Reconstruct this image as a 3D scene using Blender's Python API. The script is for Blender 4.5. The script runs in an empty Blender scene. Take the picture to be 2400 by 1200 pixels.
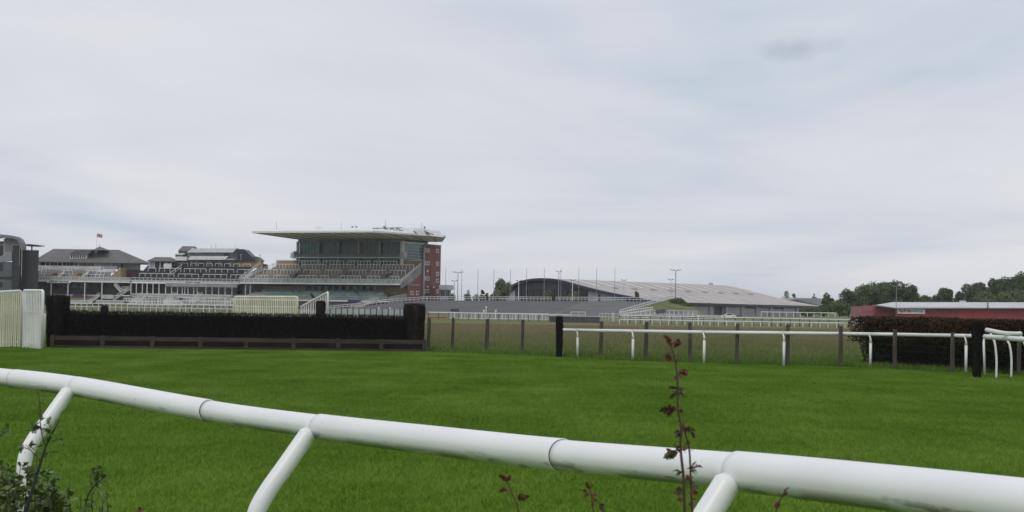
import bpy, bmesh, math, random
from mathutils import Vector, Matrix, noise
R = math.radians
rnd = random.Random(7)
S = bpy.context.scene
COL = S.collection

# ------------------------------------------------------------------ camera
F = 3800.0
CAM = Vector((0, 0, 1.8))
PITCH, ROLL = math.atan(118 / F), R(0.9)
fwd = Vector((0, math.cos(PITCH), math.sin(PITCH)))
r0 = Vector((1, 0, 0)); u0 = Vector((0, -math.sin(PITCH), math.cos(PITCH)))
right = r0 * math.cos(ROLL) + u0 * math.sin(ROLL)
up = u0 * math.cos(ROLL) - r0 * math.sin(ROLL)
def ray(u, v): return fwd + right * ((u - 1200) / F) + up * ((600 - v) / F)
cam = bpy.data.cameras.new('camera'); camo = bpy.data.objects.new('camera', cam); COL.objects.link(camo)
M = Matrix((right, up, -fwd)).transposed().to_4x4(); M.translation = CAM
camo.matrix_world = M
cam.sensor_width = 36; cam.lens = F / 2400 * 36; cam.clip_start = 0.1; cam.clip_end = 9000
cam.dof.use_dof = True; cam.dof.focus_distance = 60; cam.dof.aperture_fstop = 20
S.camera = camo

# ------------------------------------------------------------------ light
SUN_EL, SUN_AZ = 52, 205          # degrees; azimuth clockwise from +Y
wd = bpy.data.worlds.new('World'); S.world = wd; wd.use_nodes = True
nt = wd.node_tree; nt.nodes.clear()
N = nt.nodes.new; LK = nt.links.new
def vmath(tree, op, a, b=None):
    n = tree.nodes.new('ShaderNodeVectorMath'); n.operation = op
    tree.links.new(a, n.inputs[0])
    if b is not None:
        if isinstance(b, tuple): n.inputs[1].default_value = b
        else: tree.links.new(b, n.inputs[1])
    return n.outputs[0]
def fmath(tree, op, a, b=None):
    n = tree.nodes.new('ShaderNodeMath'); n.operation = op
    for i, q in ((0, a), (1, b)):
        if q is None: continue
        if isinstance(q, (int, float)): n.inputs[i].default_value = q
        else: tree.links.new(q, n.inputs[i])
    return n.outputs[0]
out = N('ShaderNodeOutputWorld'); bg = N('ShaderNodeBackground'); bg.inputs['Strength'].default_value = 0.1
sky = N('ShaderNodeTexSky'); sky.sky_type = 'NISHITA'; sky.sun_disc = False
sky.sun_elevation = R(SUN_EL); sky.sun_rotation = R(SUN_AZ)
tc = N('ShaderNodeTexCoord'); sp = N('ShaderNodeSeparateXYZ'); LK(tc.outputs['Generated'], sp.inputs[0])
zz = fmath(nt, 'ADD', fmath(nt, 'MAXIMUM', sp.outputs['Z'], 0.0), 0.09)
cx = fmath(nt, 'DIVIDE', sp.outputs['X'], zz); cy = fmath(nt, 'DIVIDE', sp.outputs['Y'], zz)
cb = N('ShaderNodeCombineXYZ'); LK(cx, cb.inputs[0]); LK(cy, cb.inputs[1])
def wnoise(scale, loc, detail=5, stretch=(1, 1, 1), rot=0, dist=0.0):
    mp = N('ShaderNodeMapping'); mp.inputs['Scale'].default_value = stretch; mp.inputs['Location'].default_value = loc
    mp.inputs['Rotation'].default_value = (0, 0, rot)
    LK(cb.outputs[0], mp.inputs[0]); n = N('ShaderNodeTexNoise'); n.inputs['Scale'].default_value = scale
    n.inputs['Detail'].default_value = detail; n.inputs['Roughness'].default_value = 0.5
    n.inputs['Distortion'].default_value = dist
    LK(mp.outputs[0], n.inputs['Vector']); return n.outputs['Fac']
def ramp(tree, fac, stops):
    r = tree.nodes.new('ShaderNodeValToRGB'); tree.links.new(fac, r.inputs[0])
    el = r.color_ramp.elements
    while len(el) > 1: el.remove(el[0])
    el[0].position = stops[0][0]; el[0].color = (*stops[0][1], 1)
    for p, c_ in stops[1:]:
        e = el.new(p); e.color = (*c_, 1)
    return r.outputs[0]
def lin(r, g, b):
    f = lambda c: (c / 255 / 12.92) if c / 255 <= 0.04045 else ((c / 255 + 0.055) / 1.055) ** 2.4
    return (f(r), f(g), f(b))
def sc(c_, k): return tuple(x * k for x in c_)
n1 = wnoise(0.55, (1.7, 0.6, 0), 5, (1, 0.55, 1), 0.35, 0.7)
n2 = wnoise(1.9, (4, 2, 0), 6, (0.55, 1.0, 1), 0.12, 0.5)
nn = fmath(nt, 'ADD', fmath(nt, 'MULTIPLY', n1, 0.84), fmath(nt, 'MULTIPLY', n2, 0.16))
dcl = ray(1862, 112).normalized(); cl = vmath(nt, 'SUBTRACT', tc.outputs['Generated'], tuple(dcl))
nsc = N('ShaderNodeTexNoise'); nsc.inputs['Scale'].default_value = 60; nsc.inputs['Detail'].default_value = 4; LK(tc.outputs['Generated'], nsc.inputs['Vector'])
cls = vmath(nt, 'MULTIPLY', cl, (1 / .030, 1 / .030, 1 / .0085)); cll = N('ShaderNodeVectorMath'); cll.operation = 'LENGTH'; LK(cls, cll.inputs[0])
blot = fmath(nt, 'MAXIMUM', fmath(nt, 'SUBTRACT', 1.0, fmath(nt, 'ADD', cll.outputs['Value'], fmath(nt, 'MULTIPLY', fmath(nt, 'SUBTRACT', nsc.outputs['Fac'], .5), 1.6))), 0.0)
ccol = ramp(nt, nn, [(0.36, sc(lin(196, 207, 220), 10)), (0.45, sc(lin(212, 217, 226), 10)), (0.53, sc(lin(220, 222, 230), 10)), (0.63, sc(lin(229, 229, 233), 10))])
blotf = fmath(nt, 'MINIMUM', fmath(nt, 'MULTIPLY', blot, .75), .6)
def mixc(tree, fac, a, b, mode='MIX'):
    m = tree.nodes.new('ShaderNodeMix'); m.data_type = 'RGBA'; m.blend_type = mode
    for i, q in ((0, fac), (6, a), (7, b)):
        if isinstance(q, (int, float)): m.inputs[i].default_value = q
        elif isinstance(q, tuple): m.inputs[i].default_value = (*q[:3], 1)
        else: tree.links.new(q, m.inputs[i])
    return m.outputs[2]
ccol = mixc(nt, blotf, ccol, sc(lin(172, 181, 195), 10))
LK(mixc(nt, 0.95, sky.outputs[0], ccol), bg.inputs['Color']); LK(bg.outputs[0], out.inputs[0])
sl = bpy.data.lights.new('sun', 'SUN'); sl.energy = 1.1; sl.angle = R(25); sl.color = (1, 0.94, 0.85)
so = bpy.data.objects.new('sun', sl); COL.objects.link(so)
sd = Vector((math.sin(R(SUN_AZ)) * math.cos(R(SUN_EL)), math.cos(R(SUN_AZ)) * math.cos(R(SUN_EL)), math.sin(R(SUN_EL))))
so.rotation_euler = sd.to_track_quat('Z', 'Y').to_euler(); so.location = (0, 0, 60)
vs = S.view_settings; vs.view_transform = 'Standard'; vs.look = 'None'; vs.gamma = 1; vs.exposure = 0; vs.use_curve_mapping = False
S.cycles.max_bounces = 6; S.cycles.diffuse_bounces = 3; S.cycles.glossy_bounces = 3; S.cycles.transparent_max_bounces = 8
S.cycles.use_denoising = True

# ------------------------------------------------------------------ measuring helpers (photo pixel -> place at a known distance)
def P(u, v, Y):
    d = ray(u, v); return CAM + d * (Y / d.y)
def G(u, v, z=0.0):
    d = ray(u, v); return CAM + d * ((z - CAM.z) / d.z)
class Frame:
    """a building's own axes: x along its front, y into depth; a = degrees it is turned (right end nearer)"""
    def __init__(s, o, a=0):
        s.o = Vector((o.x, o.y, 0)); s.a = R(a)
        s.x = Vector((math.cos(s.a), -math.sin(s.a), 0)); s.y = Vector((math.sin(s.a), math.cos(s.a), 0))
    def f(s, u, v, yl=0.0):            # hit of the sight line with the plane y = yl, as (x, z)
        d = ray(u, v); c = CAM - s.o; t = (yl - c.dot(s.y)) / d.dot(s.y); p = c + d * t
        return p.dot(s.x), p.z
    def g(s, u, v, xl=0.0):            # hit with the plane x = xl, as (y, z)
        d = ray(u, v); c = CAM - s.o; t = (xl - c.dot(s.x)) / d.dot(s.x); p = c + d * t
        return p.dot(s.y), p.z
    def root(s, name): 
        e = empty(name, s.o, -s.a); return e

# ------------------------------------------------------------------ object helpers
def empty(name, loc, rz=0):
    o = bpy.data.objects.new(name, None); COL.objects.link(o); o.location = loc; o.rotation_euler = (0, 0, rz); return o
def tag(o, label=None, cat=None, group=None, kind=None):
    if label: o['label'] = label
    if cat: o['category'] = cat
    if group: o['group'] = group
    if kind: o['kind'] = kind
    return o
def link(name, me, parent=None, loc=None, rot=None):
    o = bpy.data.objects.new(name, me); COL.objects.link(o)
    if parent: o.parent = parent
    if loc is not None: o.location = loc
    if rot is not None: o.rotation_euler = rot
    return o
class MB:
    def __init__(s): s.v = []; s.f = []; s.m = []; s.mi = 0
    def poly(s, pts):
        b = len(s.v); s.v += [tuple(p) for p in pts]; s.f.append(tuple(range(b, b + len(pts)))); s.m.append(s.mi); return s
    def box(s, x0, x1, y0, y1, z0, z1):
        if x0 > x1: x0, x1 = x1, x0
        if y0 > y1: y0, y1 = y1, y0
        if z0 > z1: z0, z1 = z1, z0
        b = len(s.v)
        s.v += [(x0, y0, z0), (x1, y0, z0), (x1, y1, z0), (x0, y1, z0), (x0, y0, z1), (x1, y0, z1), (x1, y1, z1), (x0, y1, z1)]
        for q in ((0, 3, 2, 1), (4, 5, 6, 7), (0, 1, 5, 4), (1, 2, 6, 5), (2, 3, 7, 6), (3, 0, 4, 7)):
            s.f.append(tuple(b + i for i in q)); s.m.append(s.mi)
        return s
    def beam(s, p, q, w, h=None):      # box bar between two points, w wide, h tall
        p = Vector(p); q = Vector(q); h = h or w; d = (q - p)
        if d.length < 1e-6: return s
        d.normalize(); upv = Vector((0, 0, 1)) if abs(d.z) < 0.95 else Vector((0, 1, 0))
        a = d.cross(upv).normalized(); c = a.cross(d).normalized(); b = len(s.v)
        for e in (p, q):
            for i, j in ((-1, -1), (1, -1), (1, 1), (-1, 1)): s.v.append(tuple(e + a * (i * w / 2) + c * (j * h / 2)))
        for k in ((0, 1, 2, 3), (7, 6, 5, 4), (0, 4, 5, 1), (1, 5, 6, 2), (2, 6, 7, 3), (3, 7, 4, 0)):
            s.f.append(tuple(b + i for i in k)); s.m.append(s.mi)
        return s
    def tube(s, pts, rad, n=10, caps=True):
        pts = [Vector(p) for p in pts]; L = len(pts)
        rads = rad if isinstance(rad, (list, tuple)) else [rad] * L
        d0 = (pts[1] - pts[0]).normalized()
        a = d0.cross(Vector((0, 0, 1)) if abs(d0.z) < 0.9 else Vector((1, 0, 0))).normalized()
        b = len(s.v)
        for i, p in enumerate(pts):
            d = (pts[min(i + 1, L - 1)] - pts[max(i - 1, 0)]).normalized()
            a = (a - d * a.dot(d)).normalized(); c = d.cross(a)
            for k in range(n):
                t = 2 * math.pi * k / n; s.v.append(tuple(p + (a * math.cos(t) + c * math.sin(t)) * rads[i]))
        for i in range(L - 1):
            for k in range(n):
                s.f.append((b + i * n + k, b + i * n + (k + 1) % n, b + (i + 1) * n + (k + 1) % n, b + (i + 1) * n + k)); s.m.append(s.mi)
        if caps:
            s.f.append(tuple(b + k for k in range(n))[::-1]); s.m.append(s.mi)
            s.f.append(tuple(b + (L - 1) * n + k for k in range(n))); s.m.append(s.mi)
        return s
    def prism(s, poly, axis, a0, a1):  # closed outline in the two other axes, pushed along axis
        def mk(p, a):
            return (a, p[0], p[1]) if axis == 'x' else (p[0], a, p[1]) if axis == 'y' else (p[0], p[1], a)
        n = len(poly); b = len(s.v)
        s.v += [mk(p, a0) for p in poly] + [mk(p, a1) for p in poly]
        s.f.append(tuple(range(b, b + n))); s.f.append(tuple(range(b + 2 * n - 1, b + n - 1, -1)))
        for i in range(n): s.f.append((b + i, b + (i + 1) % n, b + n + (i + 1) % n, b + n + i))
        s.m += [s.mi] * (n + 2); return s
    def mesh(s, name, mats, smooth=False):
        me = bpy.data.meshes.new(name); me.from_pydata(s.v, [], s.f)
        for m_ in (mats if isinstance(mats, (list, tuple)) else [mats]): me.materials.append(m_)
        me.polygons.foreach_set('material_index', s.m)
        if smooth: me.polygons.foreach_set('use_smooth', [True] * len(s.f))
        me.update(); return me
    def build(s, name, mats, parent=None, smooth=False, kind=None, label=None, loc=None):
        bmx = None
        me = s.mesh(name, mats, False)
        bm = bmesh.new(); bm.from_mesh(me); bmesh.ops.recalc_face_normals(bm, faces=bm.faces)
        if smooth:
            for f_ in bm.faces: f_.smooth = len(f_.verts) == 4
        bm.to_mesh(me); bm.free()
        o = link(name, me, parent, loc)
        if kind: o['kind'] = kind
        if label: o['label'] = label
        return o
def catmull(pts, n=12):
    pts = [Vector(p) for p in pts]; P_ = [pts[0] * 2 - pts[1]] + pts + [pts[-1] * 2 - pts[-2]]; o = []
    for i in range(1, len(P_) - 2):
        a, b, c, d = P_[i - 1:i + 3]
        for k in range(n):
            t = k / n
            o.append(0.5 * ((2 * b) + (c - a) * t + (2 * a - 5 * b + 4 * c - d) * t * t + (3 * b - a - 3 * c + d) * t ** 3))
    o.append(pts[-1]); return o

# ------------------------------------------------------------------ materials
MATS = {}
def mat(name, col, rough=0.7, var=0.12, scale=3.0, col2=None, metallic=0.0, bump=0.0, stretch=None, spec=None, detail=5, alpha=None, rnd_obj=0.0):
    m = bpy.data.materials.new(name); m.use_nodes = True; t = m.node_tree; b = t.nodes['Principled BSDF']
    b.inputs['Roughness'].default_value = rough; b.inputs['Metallic'].default_value = metallic
    if spec is not None: b.inputs['Specular IOR Level'].default_value = spec
    tc_ = t.nodes.new('ShaderNodeTexCoord'); vec = tc_.outputs['Object']
    if stretch:
        mp = t.nodes.new('ShaderNodeMapping'); mp.inputs['Scale'].default_value = stretch; t.links.new(vec, mp.inputs[0]); vec = mp.outputs[0]
    n = t.nodes.new('ShaderNodeTexNoise'); n.inputs['Scale'].default_value = scale; n.inputs['Detail'].default_value = detail
    t.links.new(vec, n.inputs['Vector'])
    c2 = col2 or sc(col, 1 - 2.2 * var); c1 = col if col2 else sc(col, 1 + var)
    cc = ramp(t, n.outputs['Fac'], [(0.32, c2), (0.68, c1)])
    if rnd_obj:
        oi = t.nodes.new('ShaderNodeObjectInfo'); hs = t.nodes.new('ShaderNodeHueSaturation')
        t.links.new(fmath(t, 'ADD', fmath(t, 'MULTIPLY', oi.outputs['Random'], rnd_obj), 1 - rnd_obj / 2), hs.inputs['Value']); t.links.new(cc, hs.inputs['Color']); cc = hs.outputs[0]
    t.links.new(cc, b.inputs['Base Color'])
    if bump:
        bp = t.nodes.new('ShaderNodeBump'); bp.inputs['Strength'].default_value = bump; bp.inputs['Distance'].default_value = 0.02
        t.links.new(n.outputs['Fac'], bp.inputs['Height']); t.links.new(bp.outputs[0], b.inputs['Normal'])
    if alpha is not None: b.inputs['Alpha'].default_value = alpha
    MATS[name] = m; return m
white = mat('white_paint', (0.72, 0.73, 0.73), 0.45, 0.05, 0.8)
whiteg = mat('grubby_white_paint', (0.50, 0.50, 0.51), 0.6, 0.12, 0.5)
whitef = mat('dull_white_steel', (0.56, 0.57, 0.58), 0.6, 0.10, 0.4)
cream = mat('cream_plastic', (0.68, 0.67, 0.53), 0.5, 0.08, 1.2, rnd_obj=0.12)
whitesl = mat('white_plastic_slat', (0.74, 0.75, 0.73), 0.4, 0.08, 1.2, rnd_obj=0.1)
concrete = mat('grey_concrete', (0.27, 0.27, 0.27), 0.85, 0.12, 0.3)
lconc = mat('pale_concrete', (0.36, 0.34, 0.31), 0.85, 0.12, 0.3)
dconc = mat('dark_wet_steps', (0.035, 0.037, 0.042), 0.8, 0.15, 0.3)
tanb = mat('tan_brick', (0.33, 0.245, 0.15), 0.85, 0.10, 0.8)
redb = mat('red_brick', (0.215, 0.09, 0.078), 0.85, 0.12, 0.8)
darkb = mat('dark_red_brick', (0.085, 0.04, 0.042), 0.85, 0.12, 0.8)
brownw = mat('brown_render', (0.10, 0.08, 0.07), 0.85, 0.12, 0.5)
slate = mat('grey_roof_tile', (0.13, 0.128, 0.125), 0.8, 0.10, 0.4)
brslate = mat('brown_roof_tile', (0.14, 0.125, 0.125), 0.8, 0.10, 0.6)
navy = mat('navy_cladding', (0.022, 0.026, 0.055), 0.45, 0.1, 0.4)
dgrey = mat('charcoal_cladding', (0.055, 0.06, 0.07), 0.5, 0.1, 0.3)
mgrey = mat('grey_cladding', (0.24, 0.25, 0.28), 0.5, 0.06, 0.3)
lgrey = mat('pale_grey_cladding', (0.36, 0.37, 0.41), 0.5, 0.05, 0.2)
gteal = mat('green_tinted_glass', (0.018, 0.085, 0.085), 0.2, 0.25, 0.15)
gtealr = mat('pale_green_glass', (0.06, 0.22, 0.21), 0.15, 0.2, 0.5)
gdark = mat('dark_window_glass', (0.012, 0.015, 0.018), 0.12, 0.3, 0.25)
gblue = mat('blue_grey_glass', (0.07, 0.11, 0.13), 0.15, 0.25, 0.3)
gpanel = mat('grey_translucent_panel', (0.33, 0.36, 0.36), 0.25, 0.12, 0.3)
seatg = mat('green_seat_plastic', (0.15, 0.235, 0.22), 0.5, 0.2, 0.5)
purple = mat('purple_banner', (0.045, 0.03, 0.13), 0.6, 0.1, 1)
asphalt = mat('asphalt', (0.088, 0.086, 0.088), 0.9, 0.10, 0.12, detail=8)
asphalt2 = mat('paler_asphalt', (0.115, 0.112, 0.112), 0.9, 0.10, 0.12, detail=8)
beige = mat('beige_metal_roof', (0.43, 0.39, 0.37), 0.6, 0.06, 0.05)
beigel = mat('pale_rooflight', (0.80, 0.75, 0.72), 0.5, 0.05, 0.3)
redclad = mat('red_metal_cladding', (0.33, 0.045, 0.048), 0.5, 0.12, 0.25)
paleroof = mat('pale_corrugated_roof', (0.56, 0.56, 0.57), 0.5, 0.08, 0.1)
metal = mat('grey_galvanised_steel', (0.27, 0.28, 0.29), 0.5, 0.1, 1.0)
darkm = mat('dark_metal', (0.035, 0.036, 0.04), 0.5, 0.1, 1.0)
birch = mat('dark_birch_twigs', (0.0075, 0.0062, 0.0055), 0.9, 0.35, 6.0)
birchb = mat('brown_birch_twigs', (0.018, 0.012, 0.009), 0.9, 0.3, 6.0)
woodp = mat('weathered_brown_wood', (0.090, 0.074, 0.058), 0.85, 0.22, 4.0, stretch=(3, 3, 0.5), bump=0.4, rnd_obj=0.25)
woodr = mat('dark_stained_board', (0.050, 0.038, 0.028), 0.8, 0.22, 3.0, stretch=(0.3, 3, 3), bump=0.3, rnd_obj=0.2)
woodi = mat('reddish_soil_board', (0.015, 0.010, 0.008), 0.9, 0.3, 2.0)
blackm = mat('black_plastic', (0.010, 0.010, 0.011), 0.45, 0.1, 2.0)
feather = mat('black_feathers', (0.008, 0.008, 0.010), 0.5, 0.1, 8.0)
yellowp = mat('faded_yellow_plastic', (0.40, 0.42, 0.14), 0.5, 0.08, 3.0)
redp = mat('red_paint', (0.42, 0.03, 0.03), 0.6, 0.08, 3.0)
bluep = mat('blue_cloth', (0.02, 0.03, 0.16), 0.8, 0.08, 3.0)
orange = mat('orange_plastic', (0.36, 0.12, 0.04), 0.6, 0.12, 1.0)
wire = mat('dull_green_wire', (0.055, 0.058, 0.048), 0.6, 0.05, 2.0)
greytx = mat('grey_lettering', (0.20, 0.20, 0.21), 0.6, 0.02, 2.0)
darktx = mat('dark_lettering', (0.02, 0.025, 0.04), 0.6, 0.02, 2.0)
gravel = mat('reddish_low_wall', (0.17, 0.045, 0.045), 0.9, 0.1, 0.5)
bark = mat('grey_brown_bark', (0.05, 0.04, 0.03), 0.9, 0.25, 2.0)
def leafmat(name, c1, c2, scale=0.35, rough=0.75, trans=0.0):
    m = mat(name, c1, rough, 0.1, scale, col2=c2, spec=0.25); return m
lf_dark = leafmat('dark_foliage', (0.070, 0.105, 0.040), (0.035, 0.060, 0.024))
lf_mid = leafmat('mid_green_foliage', (0.105, 0.155, 0.055), (0.055, 0.088, 0.032))
lf_grey = leafmat('grey_green_foliage', (0.14, 0.17, 0.095), (0.075, 0.10, 0.055))
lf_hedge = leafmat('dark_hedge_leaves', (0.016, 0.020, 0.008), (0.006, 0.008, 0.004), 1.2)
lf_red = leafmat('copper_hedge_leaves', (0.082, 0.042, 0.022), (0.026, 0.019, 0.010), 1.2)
lf_haw = leafmat('hawthorn_leaf', (0.13, 0.185, 0.045), (0.045, 0.078, 0.022), 9, 0.3)
lf_rose = leafmat('maroon_leaf', (0.19, 0.055, 0.035), (0.075, 0.032, 0.022), 30, 0.45)
lf_roseg = leafmat('olive_bronze_leaf', (0.10, 0.080, 0.04), (0.05, 0.042, 0.026), 30, 0.45)
twig = mat('dark_twig_bark', (0.030, 0.022, 0.018), 0.7, 0.2, 30)
rosest = mat('maroon_stem', (0.075, 0.028, 0.022), 0.6, 0.2, 30)

# turf and field surfaces
def ground_mat(name, build):
    m = bpy.data.materials.new(name); m.use_nodes = True; t = m.node_tree; b = t.nodes['Principled BSDF']
    b.inputs['Roughness'].default_value = 1.0; b.inputs['Specular IOR Level'].default_value = 0.0
    g = t.nodes.new('ShaderNodeNewGeometry')
    def nz(scale, stretch=(1, 1, 1), detail=4, loc=(0, 0, 0)):
        mp = t.nodes.new('ShaderNodeMapping'); mp.inputs['Scale'].default_value = stretch; mp.inputs['Location'].default_value = loc
        t.links.new(g.outputs['Position'], mp.inputs[0]); n = t.nodes.new('ShaderNodeTexNoise'); n.inputs['Scale'].default_value = scale
        n.inputs['Detail'].default_value = detail; t.links.new(mp.outputs[0], n.inputs['Vector']); return n.outputs['Fac']
    c = build(t, nz, g); t.links.new(c, b.inputs['Base Color']); return m
TG1, TG2, TG3 = (0.100, 0.195, 0.017), (0.062, 0.135, 0.010), (0.130, 0.220, 0.030)
def turf_cols(t, nz, g):
    a = ramp(t, nz(0.55, (1, 0.45, 1), 6), [(0.35, TG2), (0.65, TG1)])
    b = mixc(t, fmath(t, 'MULTIPLY', nz(0.13, (1, 0.5, 1), 3, (9, 3, 0)), 0.55), a, TG3)
    k = ramp(t, nz(5.0, (1, 0.6, 1), 4), [(0.3, (0.72, 0.72, 0.72)), (0.7, (1.15, 1.15, 1.15))])
    return mixc(t, 1.0, b, k, 'MULTIPLY')
m_turf = ground_mat('mown_turf', turf_cols)
def field_cols(t, nz, g):
    s_ = t.nodes.new('ShaderNodeSeparateXYZ'); t.links.new(g.outputs['Position'], s_.inputs[0])
    y = fmath(t, 'ADD', s_.outputs['Y'], fmath(t, 'MULTIPLY', nz(0.07, (0.4, 1, 1)), 34.0))
    y = fmath(t, 'DIVIDE', fmath(t, 'SUBTRACT', y, 76.0), 240.0)
    a = ramp(t, y, [(0.0, (0.09, 0.14, 0.04)), (0.10, (0.15, 0.175, 0.075)), (0.24, (0.215, 0.195, 0.12)), (0.42, (0.20, 0.19, 0.115)), (0.55, (0.16, 0.175, 0.085)), (1.0, (0.15, 0.165, 0.085))])
    k = ramp(t, nz(1.2, (0.35, 1, 1), 6), [(0.3, (0.75, 0.75, 0.75)), (0.7, (1.15, 1.15, 1.15))])
    return mixc(t, 1.0, a, k, 'MULTIPLY')
m_field = ground_mat('rough_field', field_cols)

# ------------------------------------------------------------------ ground
o = MB().poly([(-3000, -60, 0), (3000, -60, 0), (3000, 6000, 0), (-3000, 6000, 0)]).build('ground', m_field); tag(o, kind='structure')
edge_px = [(-260, 803), (0, 808), (100, 814), (520, 820), (1000, 826), (1150, 831), (1310, 838), (1480, 848), (1700, 855), (2000, 862), (2250, 875), (2400, 884), (2700, 900)]
EDGE = [G(*q) for q in edge_px]
def edge_y(x):
    for a, b in zip(EDGE, EDGE[1:]):
        if a.x <= x <= b.x: return a.y + (b.y - a.y) * (x - a.x) / (b.x - a.x)
    return EDGE[0].y if x < EDGE[0].x else EDGE[-1].y
mb = MB(); pts = [(-40, -20, 0.004), (40, -20, 0.004), (40, EDGE[-1].y, 0.004)] + [(p.x, p.y, 0.004) for p in reversed(EDGE)] + [(-40, EDGE[0].y, 0.004)]
mb.poly(pts); tag(mb.build('mown_turf', m_turf), kind='structure')

# ---- grass: blades gathered in patches, patches instanced on points
def blade_patch(name, size, n, h, w, material, lean=0.5, seed=1, heads=None):
    r = random.Random(seed); mb = MB()
    for i in range(n):
        x, y = r.uniform(-size / 2, size / 2), r.uniform(-size / 2, size / 2)
        hh = h * r.uniform(0.55, 1.15); a = r.uniform(0, math.pi); dx, dy = math.cos(a) * w / 2, math.sin(a) * w / 2
        lx, ly = r.gauss(0, lean) * hh, r.gauss(0, lean) * hh
        mb.mi = 0
        mb.poly([(x - dx, y - dy, 0), (x + dx, y + dy, 0), (x + lx, y + ly, hh)])
        if heads and r.random() < heads:
            mb.mi = 1; t = 0.72; px, py = x + lx * t, y + ly * t
            mb.poly([(px - dx, py - dy, hh * t), (px + dx, py + dy, hh * t), (x + lx * 1.1, y + ly * 1.1, hh * 1.15)])
    me = mb.mesh(name, material)
    return me
def blade_mat(name, stops, rough=0.6, seedscale=0.5):
    m = bpy.data.materials.new(name); m.use_nodes = True; t = m.node_tree; b = t.nodes['Principled BSDF']
    b.inputs['Roughness'].default_value = rough; b.inputs['Specular IOR Level'].default_value = 0.08
    g = t.nodes.new('ShaderNodeNewGeometry')
    mp = t.nodes.new('ShaderNodeMapping'); mp.inputs['Scale'].default_value = (1, 0.45, 0.0); t.links.new(g.outputs['Position'], mp.inputs[0])
    n = t.nodes.new('ShaderNodeTexNoise'); n.inputs['Scale'].default_value = seedscale; n.inputs['Detail'].default_value = 6; t.links.new(mp.outputs[0], n.inputs['Vector'])
    # broad mowing stripes running across the course and paler worn drifts
    m2_ = t.nodes.new('ShaderNodeMapping'); m2_.inputs['Rotation'].default_value = (0, 0, .12); t.links.new(g.outputs['Position'], m2_.inputs[0])
    w_ = t.nodes.new('ShaderNodeTexWave'); w_.bands_direction = 'Y'; w_.inputs['Scale'].default_value = .085; w_.inputs['Distortion'].default_value = 2.2; w_.inputs['Detail'].default_value = 3; w_.inputs['Detail Scale'].default_value = .6
    t.links.new(m2_.outputs[0], w_.inputs['Vector'])
    n3 = t.nodes.new('ShaderNodeTexNoise'); n3.inputs['Scale'].default_value = 3.0; n3.inputs['Detail'].default_value = 5; t.links.new(mp.outputs[0], n3.inputs['Vector'])
    st_ = fmath(t, 'ADD', fmath(t, 'MULTIPLY', fmath(t, 'SUBTRACT', w_.outputs['Fac'], .5), .05), fmath(t, 'MULTIPLY', fmath(t, 'SUBTRACT', n3.outputs['Fac'], .5), .5))
    v = fmath(t, 'ADD', fmath(t, 'ADD', n.outputs['Fac'], st_), fmath(t, 'MULTIPLY', fmath(t, 'SUBTRACT', g.outputs['Random Per Island'], 0.5), 0.22))
    t.links.new(ramp(t, v, stops), b.inputs['Base Color']); return m
m_blade = blade_mat('turf_blade', [(0.14, (0.066, 0.130, 0.011)), (0.5, (0.122, 0.215, 0.024)), (0.88, (0.21, 0.305, 0.060))])
def rough_mat(name, near, far, var):
    def build(t, nz, g):
        s_ = t.nodes.new('ShaderNodeSeparateXYZ'); t.links.new(g.outputs['Position'], s_.inputs[0])
        y = fmath(t, 'ADD', s_.outputs['Y'], fmath(t, 'MULTIPLY', fmath(t, 'SUBTRACT', nz(0.12, (0.35, 1, 0)), .5), 34.0))
        y = fmath(t, 'DIVIDE', fmath(t, 'SUBTRACT', y, 56.0), 62.0)
        a = ramp(t, y, [(0.0, near), (0.3, tuple((p * .55 + q * .45) for p, q in zip(near, far))), (1.0, far)])
        v = fmath(t, 'ADD', fmath(t, 'MULTIPLY', g.outputs['Random Per Island'], var), fmath(t, 'MULTIPLY', nz(0.9, (0.35, 1, 0), 5), .8))
        k = ramp(t, v, [(0.2, (.55, .55, .55)), (.75, (1.0, 1.0, 1.0)), (1.0, (1.35, 1.32, 1.3))])
        return mixc(t, 1.0, a, k, 'MULTIPLY')
    return ground_mat(name, build)
m_rough = rough_mat('rough_grass_blade', (0.105, 0.195, 0.035), (0.225, 0.23, 0.11), .45)
m_head = rough_mat('seed_head', (0.16, 0.19, 0.07), (0.30, 0.245, 0.17), .45)
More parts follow.
